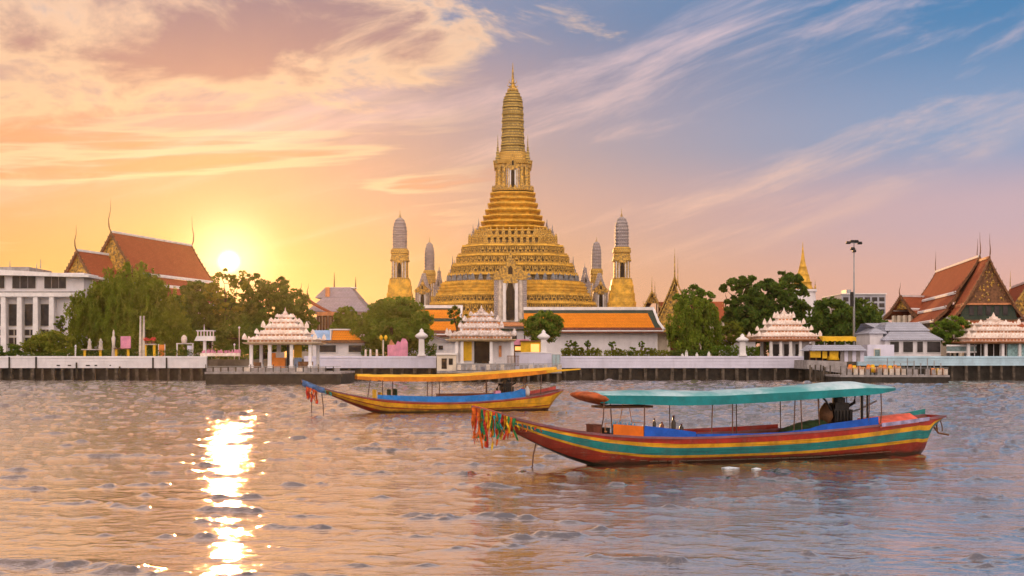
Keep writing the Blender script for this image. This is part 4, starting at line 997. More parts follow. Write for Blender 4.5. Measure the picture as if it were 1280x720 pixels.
def colonnade_building():
    root, x, z = box_building('colonnaded_building', 'white modern building with tall pillars and a flat roof at the left edge', 'building', -60, 112, 200, 20)
    b = MB().use(WHITE); b.box(x(-60), x(86), .9, 18, GZ, z(373)); b.box(x(86), x(91), .5, 18, GZ, z(372)); b.box(x(-60), x(104), .3, 18, z(372.9), z(341)); b.build('wall', None, root)
    b = MB().use(WHITE2); b.box(x(-60), x(104), -.6, 1.0, z(371), z(366)); b.use(CONC).box(x(-60), x(103), -.35, .8, z(365.8), z(364.2)); b.build('ledge', None, root)
    b = MB().use(WHITE2); b.loft([[(x(-60),-1.2,z(343)),(x(114),-1.2,z(347)),(x(114),19,z(347)),(x(-60),19,z(343))],[(x(-60),-1.2,z(334)),(x(114),-1.2,z(344)),(x(114),19,z(344)),(x(-60),19,z(334))]]); b.use(CONC).box(x(-60), x(30), 2, 12, z(338), z(332.5)); b.build('roof', None, root)
    for p0, p1 in ((-55,-28),(-22,5),(15,44),(55,82)):
        f = MB().use(WHITE2).box(x(p0)-.12, x(p1)+.12, .18, .30, z(361.5), z(343.5)).build('window', None, root); MB().use(GLASS).box(x(p0), x(p1), .12, .17, z(360.5), z(344.5)).build('pane', None, f)
        for k in (1, 2): q = x(p0)+(x(p1)-x(p0))*k/3; MB().use(CONC).box(q-.05, q+.05, .08, .119, z(360.5), z(344.5)).build('mullion', None, f)
    for k in range(8):
        p = 65.5-k*20; b = MB().use(WHITE2); b.loft([[(x(p-3.6),-.5,GZ),(x(p+3.6),-.5,GZ),(x(p+3.2),.6,GZ),(x(p-3.2),.6,GZ)],[(x(p-2.8),-.5,z(371.5)),(x(p+2.8),-.5,z(371.5)),(x(p+2.5),.6,z(371.5)),(x(p-2.5),.6,z(371.5))]]); b.build('pillar', None, root)
        if k < 7:
            for q0, q1 in ((407,380),(419,412),(432,422)):
                f = MB().use(CREAM).box(x(p-17), x(p-3), .76, .89, z(q0+.6), z(q1-.6)).build('window', None, root); MB().use(GLASS).box(x(p-16.4), x(p-3.6), .70, .75, z(q0), z(q1)).build('pane', None, f)
                if q0 > 410: MB().use(CREAM).box(x(p-10)-.05, x(p-10)+.05, .66, .69, z(q0), z(q1)).build('mullion', None, f)
    for p, h in ((37,9),(42,14),(3,12)): MB().use(METAL).tube([(x(p),3,z(334)),(x(p),3,z(336-h))], .09, 6, .03).build('roof_mast', None, root)
colonnade_building()

def gallery(label, px0, px1, Y, pr, pe, pw, two=False, group='long orange-roofed cloister buildings'):
    root, x, z = box_building('cloister', label, 'building', px0, px1, Y, 10, group)
    zr, ze = z(pr)+.25, z(pe); d = 4.6
    MB().use(WHITE).box(x(px0)+.3, x(px1)-.9, 1.0, 8.2, GZ, ze-.1).build('wall', None, root)
    b = MB(); x0, x1 = x(px0), x(px1); xr = x1-(1.35 if not two else .2)
    def slope(m, t0, t1, e0, e1, off):      # part of the river-facing slope
        P = lambda u, t: (x0*(1-u)+(x1+(xr-x1)*t)*u, -.4+d*t, ze+(zr-ze)*t+off)
        a_, b_, c_, e_ = P(e0, t0), P(e1, t0), P(e1, t1), P(e0, t1)
        b.use(m).loft([[(v[0], v[1], v[2]-.12) for v in (a_, b_, c_, e_)], [a_, b_, c_, e_]])
    slope(GRNT, 0, 1, 0, 1, 0); slope(DKRED, 0, .10, 0, 1, .03)
    if two:
        slope(ORT, .12, .45, 0, 1, .04); slope(ORT, .58, .90, 0, 1, .04)
    else: slope(ORT, .11, .80, .0, .945, .04)
    b.use(GRNT).loft([[(x0,2*d-.4,ze-.1),(x1,2*d-.4,ze-.1),(x1,2*d-.4,ze),(x0,2*d-.4,ze)],[(x0,d-.4,zr-.1),(xr,d-.4,zr-.1),(xr,d-.4,zr),(x0,d-.4,zr)]])
    b.use(WHITE2).box(x0-.05, xr+.1, d-.75, d-.1, zr-.12, zr+.42)
    b.tube([(x1+.1, -.5, ze+.05), (x1-.25+(xr-x1)*.3, d*.3-.4, ze+(zr-ze)*.33+.1), (xr+.05, d-.4, zr+.3)], .24, 6)
    b.build('roof', None, root)
    b = MB().use(WHITE2).box(x0, x1, -.62, -.42, ze-.25, ze-.05); b.use(DKRED).box(x0, x1, -.60, -.43, ze-.55, ze-.255); b.build('eave', None, root)
gallery('long low building with an orange tiled roof and white ridge, right of the great tower', 655, 829, 215, 387.5, 412.5, 440)
gallery('short two-banded orange roof between the round-crowned tree and the tower', 505, 577, 220, 385, 417, 440, True)

def blue_house():
    root, x, z = box_building('pavilion_house', 'low white house with a half light-blue and half orange roof', 'house', 386, 458, 190, 8)
    b = MB().use(SKYR).loft([[(x(386),0,z(425)),(x(414),0,z(425)),(x(414),4,z(425)),(x(386),4,z(425))],[(x(388),1.6,z(412.5)),(x(414),1.6,z(412.5)),(x(414),3,z(412.5)),(x(388),3,z(412.5))]])
    b.use(ORT).loft([[(x(414.3),0,z(425)),(x(452),0,z(425)),(x(452),4,z(425)),(x(414.3),4,z(425))],[(x(414.3),1.6,z(412.5)),(x(434),1.6,z(412.5)),(x(434),3,z(412.5)),(x(414.3),3,z(412.5))]])
    b.use(WHITE2).box(x(410), x(435), 1.3, 3.1, z(412.4), z(410.8)); b.use(WHITE2).box(x(412.6), x(414), -.1, 1.7, z(425), z(413)); b.build('roof', None, root)
    MB().use(BROWN).box(x(389), x(457), -.5, 4.5, z(428.5), z(425.3)).build('fascia', None, root)
    MB().use(WHITE).box(x(390), x(455), .5, 4.2, GZ, z(428.6)).build('wall', None, root)
    for p0, p1 in ((397,421),(434,453)):
        f = MB().use(WHITE2).box(x(p0), x(p1), .3, .49, z(441), z(430)).build('window', None, root); MB().use(GLASS).box(x(p0+1.5), x(p1-1.5), .22, .29, z(440), z(431.5)).build('pane', None, f)
blue_house()

def lilac_house():
    root, x, z = box_building('river_house', 'white house with two lilac hipped roof tiers and four dark windows', 'house', 1088, 1179, 186, 10)
    b = MB(); hip(b, x(1104), x(1179), 0, 12, z(424), 1.7, 2.2, z(413.5), BLUER); hip(b, x(1111), x(1168), 2.0, 10, z(412.2), .9, 2.0, z(402), BLUER); hip(b, x(1089), x(1112), 1.2, 9, z(416), 2.6, 3, z(403), BLUER); b.build('roof', None, root)
    b = MB().use(WHITE); b.box(x(1108), x(1178), .7, 11, GZ, z(424.6)); b.box(x(1091), x(1107.9), 1.6, 9, GZ, z(416.8)); b.use(CONC).box(x(1112.2), x(1167), 2.1, 9.9, z(413.4), z(412.6)); b.build('wall', None, root)
    for p0, p1 in ((1114,1125),(1130.5,1142.5),(1148,1155),(1160.5,1177)):
        f = MB().use(WHITE2).box(x(p0-.8), x(p1+.6), .56, .69, z(441), z(426)).build('window', None, root); MB().use(GLASS).box(x(p0), x(p1), .50, .55, z(440.2), z(427)).build('pane', None, f)
    b = MB().use(LILAC).box(x(1079), x(1112), -2.2, .4, GZ, z(431)); b.build('low_wing', None, root)
    f = MB().use(CREAM).box(x(1087), x(1095), -2.32, -2.21, z(446), z(436)).build('window', None, root); MB().use(TEALG).box(x(1088), x(1094), -2.38, -2.33, z(445.5), z(437)).build('pane', None, f)
    b = MB().use(WHITE2).box(x(1179), x(1216), -1.5, -1.3, z(441), z(439.2)); b.box(x(1179), x(1216), -1.5, -1.3, z(433), z(431)); b.use(TEALG).box(x(1179), x(1216), -1.42, -1.36, z(439.1), z(433.1)); b.build('terrace_rail', None, root)
lilac_house()

def far_block():
    root, x, z = box_building('office_block', 'distant grey flat-roofed block beside the lamp mast', 'building', 1052, 1107, 330, 20)
    MB().use(GREY_BUILDING).box(x(1052), x(1107), 0, 20, GZ, z(368)).build('wall', None, root)
    MB().use(WHITE2).box(x(1051), x(1108), -.5, 20.5, z(368), z(366.8)).build('roof_edge', None, root)
    MB().use(METAL).box(x(1063), x(1069), 4, 9, z(366.7), z(361)).build('roof_plant', None, root)
    for r in range(3):
        for k in range(6):
            p = 1054+k*9; MB().use(GLASS).box(x(p), x(p+6.5), -.12, -.02, z(376.5+r*7.5), z(371.5+r*7.5)).build('window', None, root)
far_block()
def platform_wall():
    root, x, z = box_building('terrace_building', 'low white building with a thin red roof edge at the foot of the great tower', 'building', 575, 700, 224, 6)
    MB().use(WHITE).box(x(575), x(700), 0, 5, GZ, z(407)).build('wall', None, root)
    b = MB(); hip(b, x(573), x(702), -1, 6, z(407), 1.5, 2.2, z(402.5), ORED); b.use(GRNT).box(x(574), x(701), -.4, .0, z(413.5), z(411)); b.build('roof', None, root)
    for k in range(8): MB().use(GLASS).box(x(580+k*15), x(586+k*15), -.1, -.01, z(430), z(418)).build('window', None, root)
platform_wall()

# ------------------------------------------------------------------ riverside pavilions
def pavilion(label, px, Y, hw, py_base, py_eave, tiers, py_top, stucco, eave_m, depth=None, pil=(-.82,-.3,.3,.82), group='carved stucco pavilions along the river'):
    root = thing('river_pavilion', label, 'pavilion', (X(px, Y), Y, 0), group=group); s_ = S(Y); z = lambda p: Z(p, Y); W = hw*s_; D = depth or W*.85; cy = D*.86
    MB().use(CONC).box(-W*.9, W*.9, .1, 2*cy-.1, z(py_base)-.35, z(py_base)+.12).build('floor', None, root)
    for o in pil:
        for yy in (cy-D*.80, cy+D*.80):
            q = MB().use(WHITE2); q.box(o*W-.20, o*W+.20, yy-.20, yy+.20, z(py_base)+.12, z(py_eave+2)); q.box(o*W-.28, o*W+.28, yy-.28, yy+.28, z(py_base)+.12, z(py_base)+.5); q.build('pillar', None, root)
    b = MB().use(eave_m); b.loft([[(sx*W*k, cy+sy*D*k, zz) for sx, sy in ((-1,-1),(1,-1),(1,1),(-1,1))] for zz, k in ((z(py_eave+2.6), .93), (z(py_eave+1.5), 1.0), (z(py_eave+.6), 1.03), (z(py_eave), 1.03))])
    b.build('eave', None, root)
    zprev = z(py_eave); n = len(tiers)
    for i, (p0, p1, w_) in enumerate(tiers):
        b = MB().use(stucco); z0, z1 = z(p0), z(p1); h = z1-z0; k = w_*s_; ky = k*D/W; nk = (tiers[i+1][2]*s_ if i+1 < n else w_*s_*.5); nky = nk*D/W
        def ring(a_, c_, zz): return [(sx*a_, cy+sy*c_, zz) for sx, sy in ((-1,-1),(1,-1),(1,1),(-1,1))]
        b.loft([ring(k*.93, ky*.93, z0), ring(k*.93, ky*.93, z0+h*.34), ring(k*1.02, ky*1.02, z0+h*.38), ring(k*1.02, ky*1.02, z0+h*.50), ring(k*.93, ky*.93, z0+h*.56), ring(nk*1.0, nky*1.0, z1+.02)])
        m_ = max(3, int(2*k/.55)); random.seed(i*7+int(px))
        for j in range(m_+1):                                  # upright leaf antefixes along the edge
            xx = -k+2*k*j/m_; big = 1.5 if j in (0, m_) else (1.15 if j == m_//2 else .8); hh = h*.62*big*random.uniform(.85,1.1); ww = .20*big
            for yy in (cy-ky*1.0, cy+ky):
                b.loft([[(xx-ww,yy-.1,z0+h*.45),(xx+ww,yy-.1,z0+h*.45),(xx+ww,yy+.14,z0+h*.45),(xx-ww,yy+.14,z0+h*.45)],[(xx-ww*.9,yy-.08,z0+h*.45+hh*.45),(xx+ww*.9,yy-.08,z0+h*.45+hh*.45),(xx+ww*.9,yy+.1,z0+h*.45+hh*.45),(xx-ww*.9,yy+.1,z0+h*.45+hh*.45)],[(xx-.03,yy-.02,z0+h*.45+hh),(xx+.03,yy-.02,z0+h*.45+hh),(xx+.03,yy+.04,z0+h*.45+hh),(xx-.03,yy+.04,z0+h*.45+hh)]])
        b.use(ORED)
        for j in range(m_):                                    # shallow painted niches between them
            xx = -k*.9+1.8*k*(j+.5)/m_; b.box(xx-.16, xx+.16, cy-ky*.93-.04, cy-ky*.93+.1, z0+h*.06, z0+h*.28)
        b.build('roof_tier', None, root)
    b = MB().use(stucco); zt = z(tiers[-1][1]); spire(b, 0, cy, zt-.15, z(py_top)-zt+.15, tiers[-1][2]*s_*.55); b.build('spire', None, root)
    return root, W, D, cy, z
# 1: on the left pontoon
def pontoon(name, label, px0, px1, Y, depth, py_deck, fence, cat='pier', fence_py=458):
    root = thing(name, label, cat, (X((px0+px1)/2, Y), Y, 0)); x = lambda p: X(p, Y)-root.location.x; z = lambda p: Z(p, Y)
    MB().use(WETW).box(x(px0), x(px1), 0, depth, -.8, z(py_deck)-.25).build('float', None, root)
    MB().use(CONC).box(x(px0)-.1, x(px1)+.1, -.1, depth, z(py_deck)-.248, z(py_deck)).build('deck', None, root)
    n = int((px1-px0)/fence)
    for k in range(n):
        xa, xb = x(px0+(px1-px0)*k/n), x(px0+(px1-px0)*(k+1)/n)
        MB().use(PILE).box(xa-.05, xa+.05, 0, .1, z(py_deck), z(fence_py)+.25*(k % 3 == 0)).build('post', None, root)
        if random.random() < .85: MB().use(CONC if random.random() < .6 else MARBLE).box(xa+.12, xb-.12, .02, .07, z(py_deck)+.06, z(fence_py+.8)-.1*random.random()).build('fence_panel', None, root)
    MB().use(METAL).box(x(px0), x(px1), -.01, .03, z(fence_py)-.03, z(fence_py)+.03).build('handrail', None, root)
    return root, x, z
pontoon('pontoon', 'floating pier with a panel fence below the left stucco pavilion', 257, 426, 155, 13, 465, 9)
pv, W, D, cy, z = pavilion('pale stucco pavilion with an orange counter on the left pontoon', 350.5, 160, 45, 461, 428, [(427.5,420,44),(420,412.5,31),(412.5,404,24),(404,398,15.5),(398,392.5,8.5)], 383, PINKST, mat('cream_eave', (.74,.58,.38), .7, .1, 2))
MB().use(ORANGE).box(-2.0, .15, 2.2, 3.0, z(461)+.12, z(447)).build('counter', None, pv); MB().use(WHITE2).box(-2.3, -.1, 3.2, 3.4, z(461)+.12, z(440)).build('screen_panel', None, pv); MB().use(ORANGE).box(-2.0, -1.2, 2.9, 3.15, z(447), z(441)).build('sign_panel', None, pv)
MB().use(YEL).box(.9, 1.9, 5.0, 5.2, z(447), z(430)).build('banner', None, pv); MB().use(SKYR).box(.95, 1.9, 4.8, 4.95, z(461)+.12, z(447.5)).build('banner', None, pv)
MB().use(GLASS).box(.15, .75, 3.6, 3.8, z(461)+.12, z(431)).build('glass_door', None, pv); MB().use(BROWN).box(2.0, 3.9, 1.6, 2.1, z(461)+.12, z(452)).build('bench', None, pv); MB().use(BROWN).box(-3.8, -2.9, 1.6, 2.1, z(461)+.12, z(453)).build('bench', None, pv)
for k in range(4): MB().use(WHITE2).box(-4.0+k*2.3, -3.9+k*2.3, 6.5, 6.6, z(461), z(431)).build('post', None, pv)
# 2: centre
def centre_pier():
    Y = 170; root = thing('landing_stage', 'grey landing stage with railings in front of the middle pavilion', 'pier', (X(640, Y), Y, 0)); x = lambda p: X(p, Y)-root.location.x; z = lambda p: Z(p, Y)
    MB().use(CONC).box(x(546), x(702), 0, 12.5, z(466.5), z(463.5)).build('deck', None, root)
    MB().use(WETW).box(x(547), x(702), 2.5, 2.8, -2, z(466.6)).build('retaining_board', None, root)
    for k in range(13): p = 550+k*12.3; MB().use(PILE).box(x(p)-.16, x(p)+.16, .2, .5, -2, z(466.6)).build('pile', None, root)
    for k in range(22):
        p = 571+k*6; MB().use(METAL).box(x(p)-.04, x(p)+.04, .1, .18, z(463.5), z(455)+.2*(k % 4 == 0)).build('rail_post', None, root)
        if k % 7 != 5: MB().use(CONC if k % 3 else MARBLE).box(x(p)+.08, x(p+6)-.08, .12, .16, z(463)+.05, z(455.8)).build('rail_panel', None, root)
    MB().use(METAL).box(x(571), x(702), .08, .20, z(455.2), z(454.4)).build('handrail', None, root)
    b = MB().use(BROWN)
    for k in range(9): b.box(x(634+k*1.8)-.04, x(634+k*1.8)+.04, 1.2, 1.28, z(457), z(445.5))
    b.box(x(633.5), x(649), 1.15, 1.33, z(445.4), z(444.6)); b.box(x(633.5), x(649), 1.15, 1.33, z(457.6), z(457.01)); b.build('gate', None, root)
    h = thing('ticket_hut', 'small tan hut with dark doorways at the left end of the landing stage', 'hut', (X(558, 171), 171, 0)); xx = lambda p: X(p, 171)-h.location.x; zz = lambda p: Z(p, 171)
    MB().use(CREAM).box(xx(546), xx(570), 0, 3, zz(463.3), zz(443.5)).build('wall', None, h); MB().use(WHITE2).box(xx(545), xx(571), -.2, 3.2, zz(443.4), zz(441)).build('roof', None, h)
    MB().use(DARK).box(xx(552), xx(558.5), -.06, -.01, zz(461), zz(448)).build('doorway', None, h); MB().use(DARK).box(xx(561), xx(566), -.06, -.01, zz(456), zz(448)).build('window', None, h)
    w_ = thing('white_wall', 'plain white river wall behind the landing stage right of the middle pavilion', 'wall', (X(672, 180.5), 180.5, 0)); xx = lambda p: X(p, 180.5)-w_.location.x; zz = lambda p: Z(p, 180.5)
    MB().use(LILAC).box(xx(644), xx(701), 0, .5, zz(462.5), zz(441.5)).build('panel', None, w_); MB().use(WHITE2).box(xx(643.5), xx(701.5), -.08, .58, zz(441.4), zz(440.2)).build('coping', None, w_)
    MB().use(LILAC).box(xx(571), xx(643), .6, 1.0, zz(462.5), zz(446)).build('back_panel', None, w_)
    g = thing('glass_booth', 'pale green glass booth at the end of the long white wall', 'booth', (X(695, 178), 178, 0)); xx = lambda p: X(p, 178)-g.location.x; zz = lambda p: Z(p, 178)
    MB().use(mat('pale_green_glass', (.34,.46,.50), .2, .1, 1)).box(xx(690), xx(700), 0, 1.2, zz(461), zz(443)).build('pane', None, g); MB().use(WHITE2).box(xx(689.5), xx(700.5), -.1, 1.3, zz(442.9), zz(441.8)).build('roof', None, g)
    for p in (690, 695, 700): MB().use(METAL).box(xx(p)-.05, xx(p)+.05, -.05, .0, zz(463), zz(443)).build('post', None, g)
centre_pier()
pv, W, D, cy, z = pavilion('white stucco pavilion with dark doors and a yellow panel in the middle', 601, 172, 43, 456, 424, [(423.5,413,42),(413,404,26),(404,396,21),(396,390,13)], 380, WHITST, mat('tan_eave', (.66,.50,.30), .7, .1, 2), pil=(-.70,-.55,.30,.92))
MB().use(WHITE).box(-W*.68, W*.90, 1.6, 1.8, z(456)+.12, z(427)).build('back_wall', None, pv); MB().use(YEL).box(-W*.52, -W*.27, 1.45, 1.55, z(451), z(426.5)).build('banner', None, pv)
MB().use(DARK).box(-W*.20, W*.28, 1.40, 1.55, z(456)+.12, z(426)).build('doorway', None, pv); MB().use(ORED).box(W*.52, W*.60, 1.40, 1.55, z(446), z(432)).build('panel', None, pv)
# 3: right of centre
pv, W, D, cy, z = pavilion('pinkish stucco pavilion beside the yellow awning, right of centre', 986.5, 186, 41, 447, 424, [(423.5,415.5,38),(415.5,408,29),(408,400,21),(400,392,10)], 383, PINKST, ORED, pil=(-.55,-.25,.05,.35,.75))
MB().use(WHITE).box(-W*.5, W*.7, 1.8, 2.0, z(447), z(427)).build('back_wall', None, pv)
for k in range(3): MB().use(GLASS).box(-W*.42+k*1.7, -W*.42+.9+k*1.7, 1.7, 1.78, z(445), z(430)).build('window', None, pv)
# 4: right edge
pv, W, D, cy, z = pavilion('wide pinkish stucco pavilion with glazed sides at the right edge', 1257, 183, 53, 449, 427, [(426.5,416,46),(416,408,36),(408,401,24)], 389, PINKST, ORED, pil=(-.86,-.45,-.05,.35,.75))
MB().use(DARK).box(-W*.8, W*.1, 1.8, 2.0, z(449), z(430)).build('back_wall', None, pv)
MB().use(mat('aqua_curtain', (.36,.58,.60), .6, .2, 3)).box(W*.12, W*.9, 1.2, 1.3, z(448), z(430)).build('curtain', None, pv)
for k in range(8): MB().use(WHITE2).box(-W*.8+k*.95, -W*.8+.1+k*.95, 1.5, 1.6, z(449), z(430)).build('mullion', None, pv)

def right_piers():
    Y = 173; root = thing('timber_pier', 'timber pier on thin piles with a grey roof over yellow sheets', 'pier', (X(1040, Y), Y, 0)); x = lambda p: X(p, Y)-root.location.x; z = lambda p: Z(p, Y)
    b = MB().use(CONC); b.loft([[(x(1009),0,z(461)),(x(1056),-1,z(467)),(x(1056),7,z(467)),(x(1009),8,z(461))],[(x(1009),0,z(450)),(x(1056),-1,z(452)),(x(1056),7,z(452)),(x(1009),8,z(450))]]); b.build('deck', None, root)
    for k in range(15):
        p = 1010+k*3.3; y = random.choice((-.1, .6, 2.5)); MB().use(PILE).box(x(p)-.09, x(p)+.09, y-1.2, y-1.0, -1, z(455+6*random.random())).build('pile', None, root)
    for k in range(6): p = 1013+k*8; MB().use(BROWN).box(x(p)-.08, x(p)+.08, .3, .45, z(452), z(437)).build('post', None, root)
    MB().use(BLUER).loft([[(x(1012),-.8,z(438)),(x(1083),-.8,z(438.5)),(x(1083),6,z(438.5)),(x(1012),6,z(438))],[(x(1019),1.2,z(431)),(x(1078),1.2,z(431)),(x(1078),5,z(431)),(x(1019),5,z(431))]]).build('roof', None, root)
    for p0, p1, q in ((1013,1026,447),(1028,1034,448),(1037,1048,450)): MB().use(YEL).box(x(p0), x(p1), .0, .08, z(q), z(439)).build('yellow_sheet', None, root)
    b = MB().use(YEL, True).lathe(x(1042.5), .5, [(z(450), .9), (z(445), .7), (z(439), .25)], 10); b.build('yellow_cover', None, root)
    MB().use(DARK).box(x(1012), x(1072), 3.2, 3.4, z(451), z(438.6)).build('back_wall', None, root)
    for k in range(6): MB().use(LILAC if k % 2 else CONC).box(x(1051+k*5), x(1055.6+k*5), .2, .3, z(452), z(438.8)).build('wall_panel', None, root)
    a_ = thing('awning', 'long bright yellow awning beside the pinkish pavilion', 'awning', (X(1048, 183), 183, 0)); xx = lambda p: X(p, 183)-a_.location.x; zz = lambda p: Z(p, 183)
    b = MB().use(YEL); n = 14; b.loft([[(xx(1027+42*k/n), -.6, zz(427)+.12*(k % 2)), (xx(1027+42*k/n), 1.6, zz(421)), (xx(1027+42*k/n), 1.6, zz(420)), (xx(1027+42*k/n), -.6, zz(421.5))] for k in range(n+1)]); b.build('cover', None, a_)
    for p in (1030, 1043, 1056, 1067): MB().use(METAL).box(xx(p)-.06, xx(p)+.06, -.3, -.18, GZ, zz(424)).build('post', None, a_)
    root, x, z = pontoon('pontoon', 'floating pier with a tall dark skirt and orange life rings at the right', 1051, 1186, 164, 9, 469, 7.5, fence_py=460)
    for k in range(9): p = 1118+k*8.5; MB().use(METAL).box(x(p)-.05, x(p)+.05, 3, 3.12, z(468), z(448+3*(k % 3))).build('mast', None, root)
    MB().use(METAL).box(x(1085), x(1152), 3, 3.1, z(453), z(452.3)).build('handrail', None, root)
    cols = [ORANGE, YEL, ORED, mat('dull_orange', (.55,.25,.06), .7, .2, 3)]
    ps = [1063, 1068, 1074, 1079, 1086, 1091, 1096, 1101, 1106, 1113, 1119, 1124, 1166, 1172, 1178]
    for k, p in enumerate(ps):
        t = thing('life_jacket_bundle', 'small orange or yellow life jacket bundle on the right floating pier', 'life jacket', (X(p, 165.5), 165.5, Z(469, 165.5)), group='orange bundles along the right floating pier')
        hh = .75+random.random()*.35; zz = .35 if p < 1150 else -.0
        MB().use(cols[k % 4], True).loft([[(-.30,0,zz),(.30,0,zz),(.30,.3,zz),(-.30,.3,zz)],[(-.32,-.05,zz+hh*.6),(.32,-.05,zz+hh*.6),(.3,.32,zz+hh*.6),(-.3,.32,zz+hh*.6)],[(-.18,.05,zz+hh),(.2,.05,zz+hh),(.2,.22,zz+hh),(-.18,.22,zz+hh)]]).build('jacket', None, t)
        MB().use(METAL).box(-.36, .36, .08, .24, 0, zz-.003 if zz > 0 else .03).build('rack', None, t)
right_piers()

# ------------------------------------------------------------------ small structures along the wall
def lantern_post(px, top, label, Y=181.3):
    t = thing('lotus_post', label, 'post', (X(px, Y), Y, 3.5), group='white posts with lotus bud tops'); h = Z(top, Y)-3.5; r = .48
    MB().use(WHITE2).loft([[(sx*r*k, sy*r*k, zz) for sx, sy in ((-1,-1),(1,-1),(1,1),(-1,1))] for zz, k in ((0,1.2),(.25,1.2),(.26,.9),(h*.62,.78))]).build('shaft', None, t)
    MB().use(WHITE2, True).lathe(0, 0, [(h*.62,.45),(h*.66,.72),(h*.72,.98),(h*.78,.80),(h*.84,.45),(h*.88,.28),(h*.93,.30),(h,.03)], 10).build('lotus_bud', None, t)
lantern_post(527, 410.5, 'white lotus-topped post near the right end of the left lilac wall')
lantern_post(679.5, 412, 'white lotus-topped post in front of the round green tree'); lantern_post(928, 417, 'pinkish white lotus-topped post between the weeping tree and the stucco pavilion')

def lamp_mast():
    Y = 184.5; t = thing('lamp_mast', 'tall thin mast with floodlights on top beside the yellow awning', 'lamp', (X(1067.5, Y), Y, GZ)); z = lambda p: Z(p, Y)-GZ; s_ = S(Y)
    b = MB().use(METAL, True); b.tube([(0,0,0),(0,0,z(375)),(0,0,z(303))], .22, 8, .07); b.build('pole', None, t)
    b = MB().use(METAL); b.box(-8*s_, 8*s_, -.06, .06, z(304), z(303)); b.box(-3.5*s_, 3*s_, -.05, .05, z(311.5), z(310.8)); b.build('crossarm', None, t)
    for dx_, p, s2 in ((-7.5,303.5,1),(-2.5,302,1),(2.6,302,1),(7,304,1),(-2,311,1),(0,314,.8)):
        b = MB().use(BLACK); b.loft([[(dx_*s_-.34*s2,-.35,z(p+.5)),(dx_*s_+.34*s2,-.35,z(p+.5)),(dx_*s_+.34*s2,.1,z(p+1.5)),(dx_*s_-.34*s2,.1,z(p+1.5))],[(dx_*s_-.26*s2,-.3,z(p-1.8)),(dx_*s_+.26*s2,-.3,z(p-1.8)),(dx_*s_+.26*s2,.15,z(p-1.8)),(dx_*s_-.26*s2,.15,z(p-1.8))]]); b.build('floodlight', None, t)
    MB().use(BLACK).box(-.5, -.16, -.3, .3, z(383), z(365)).build('control_box', None, t)
lamp_mast()

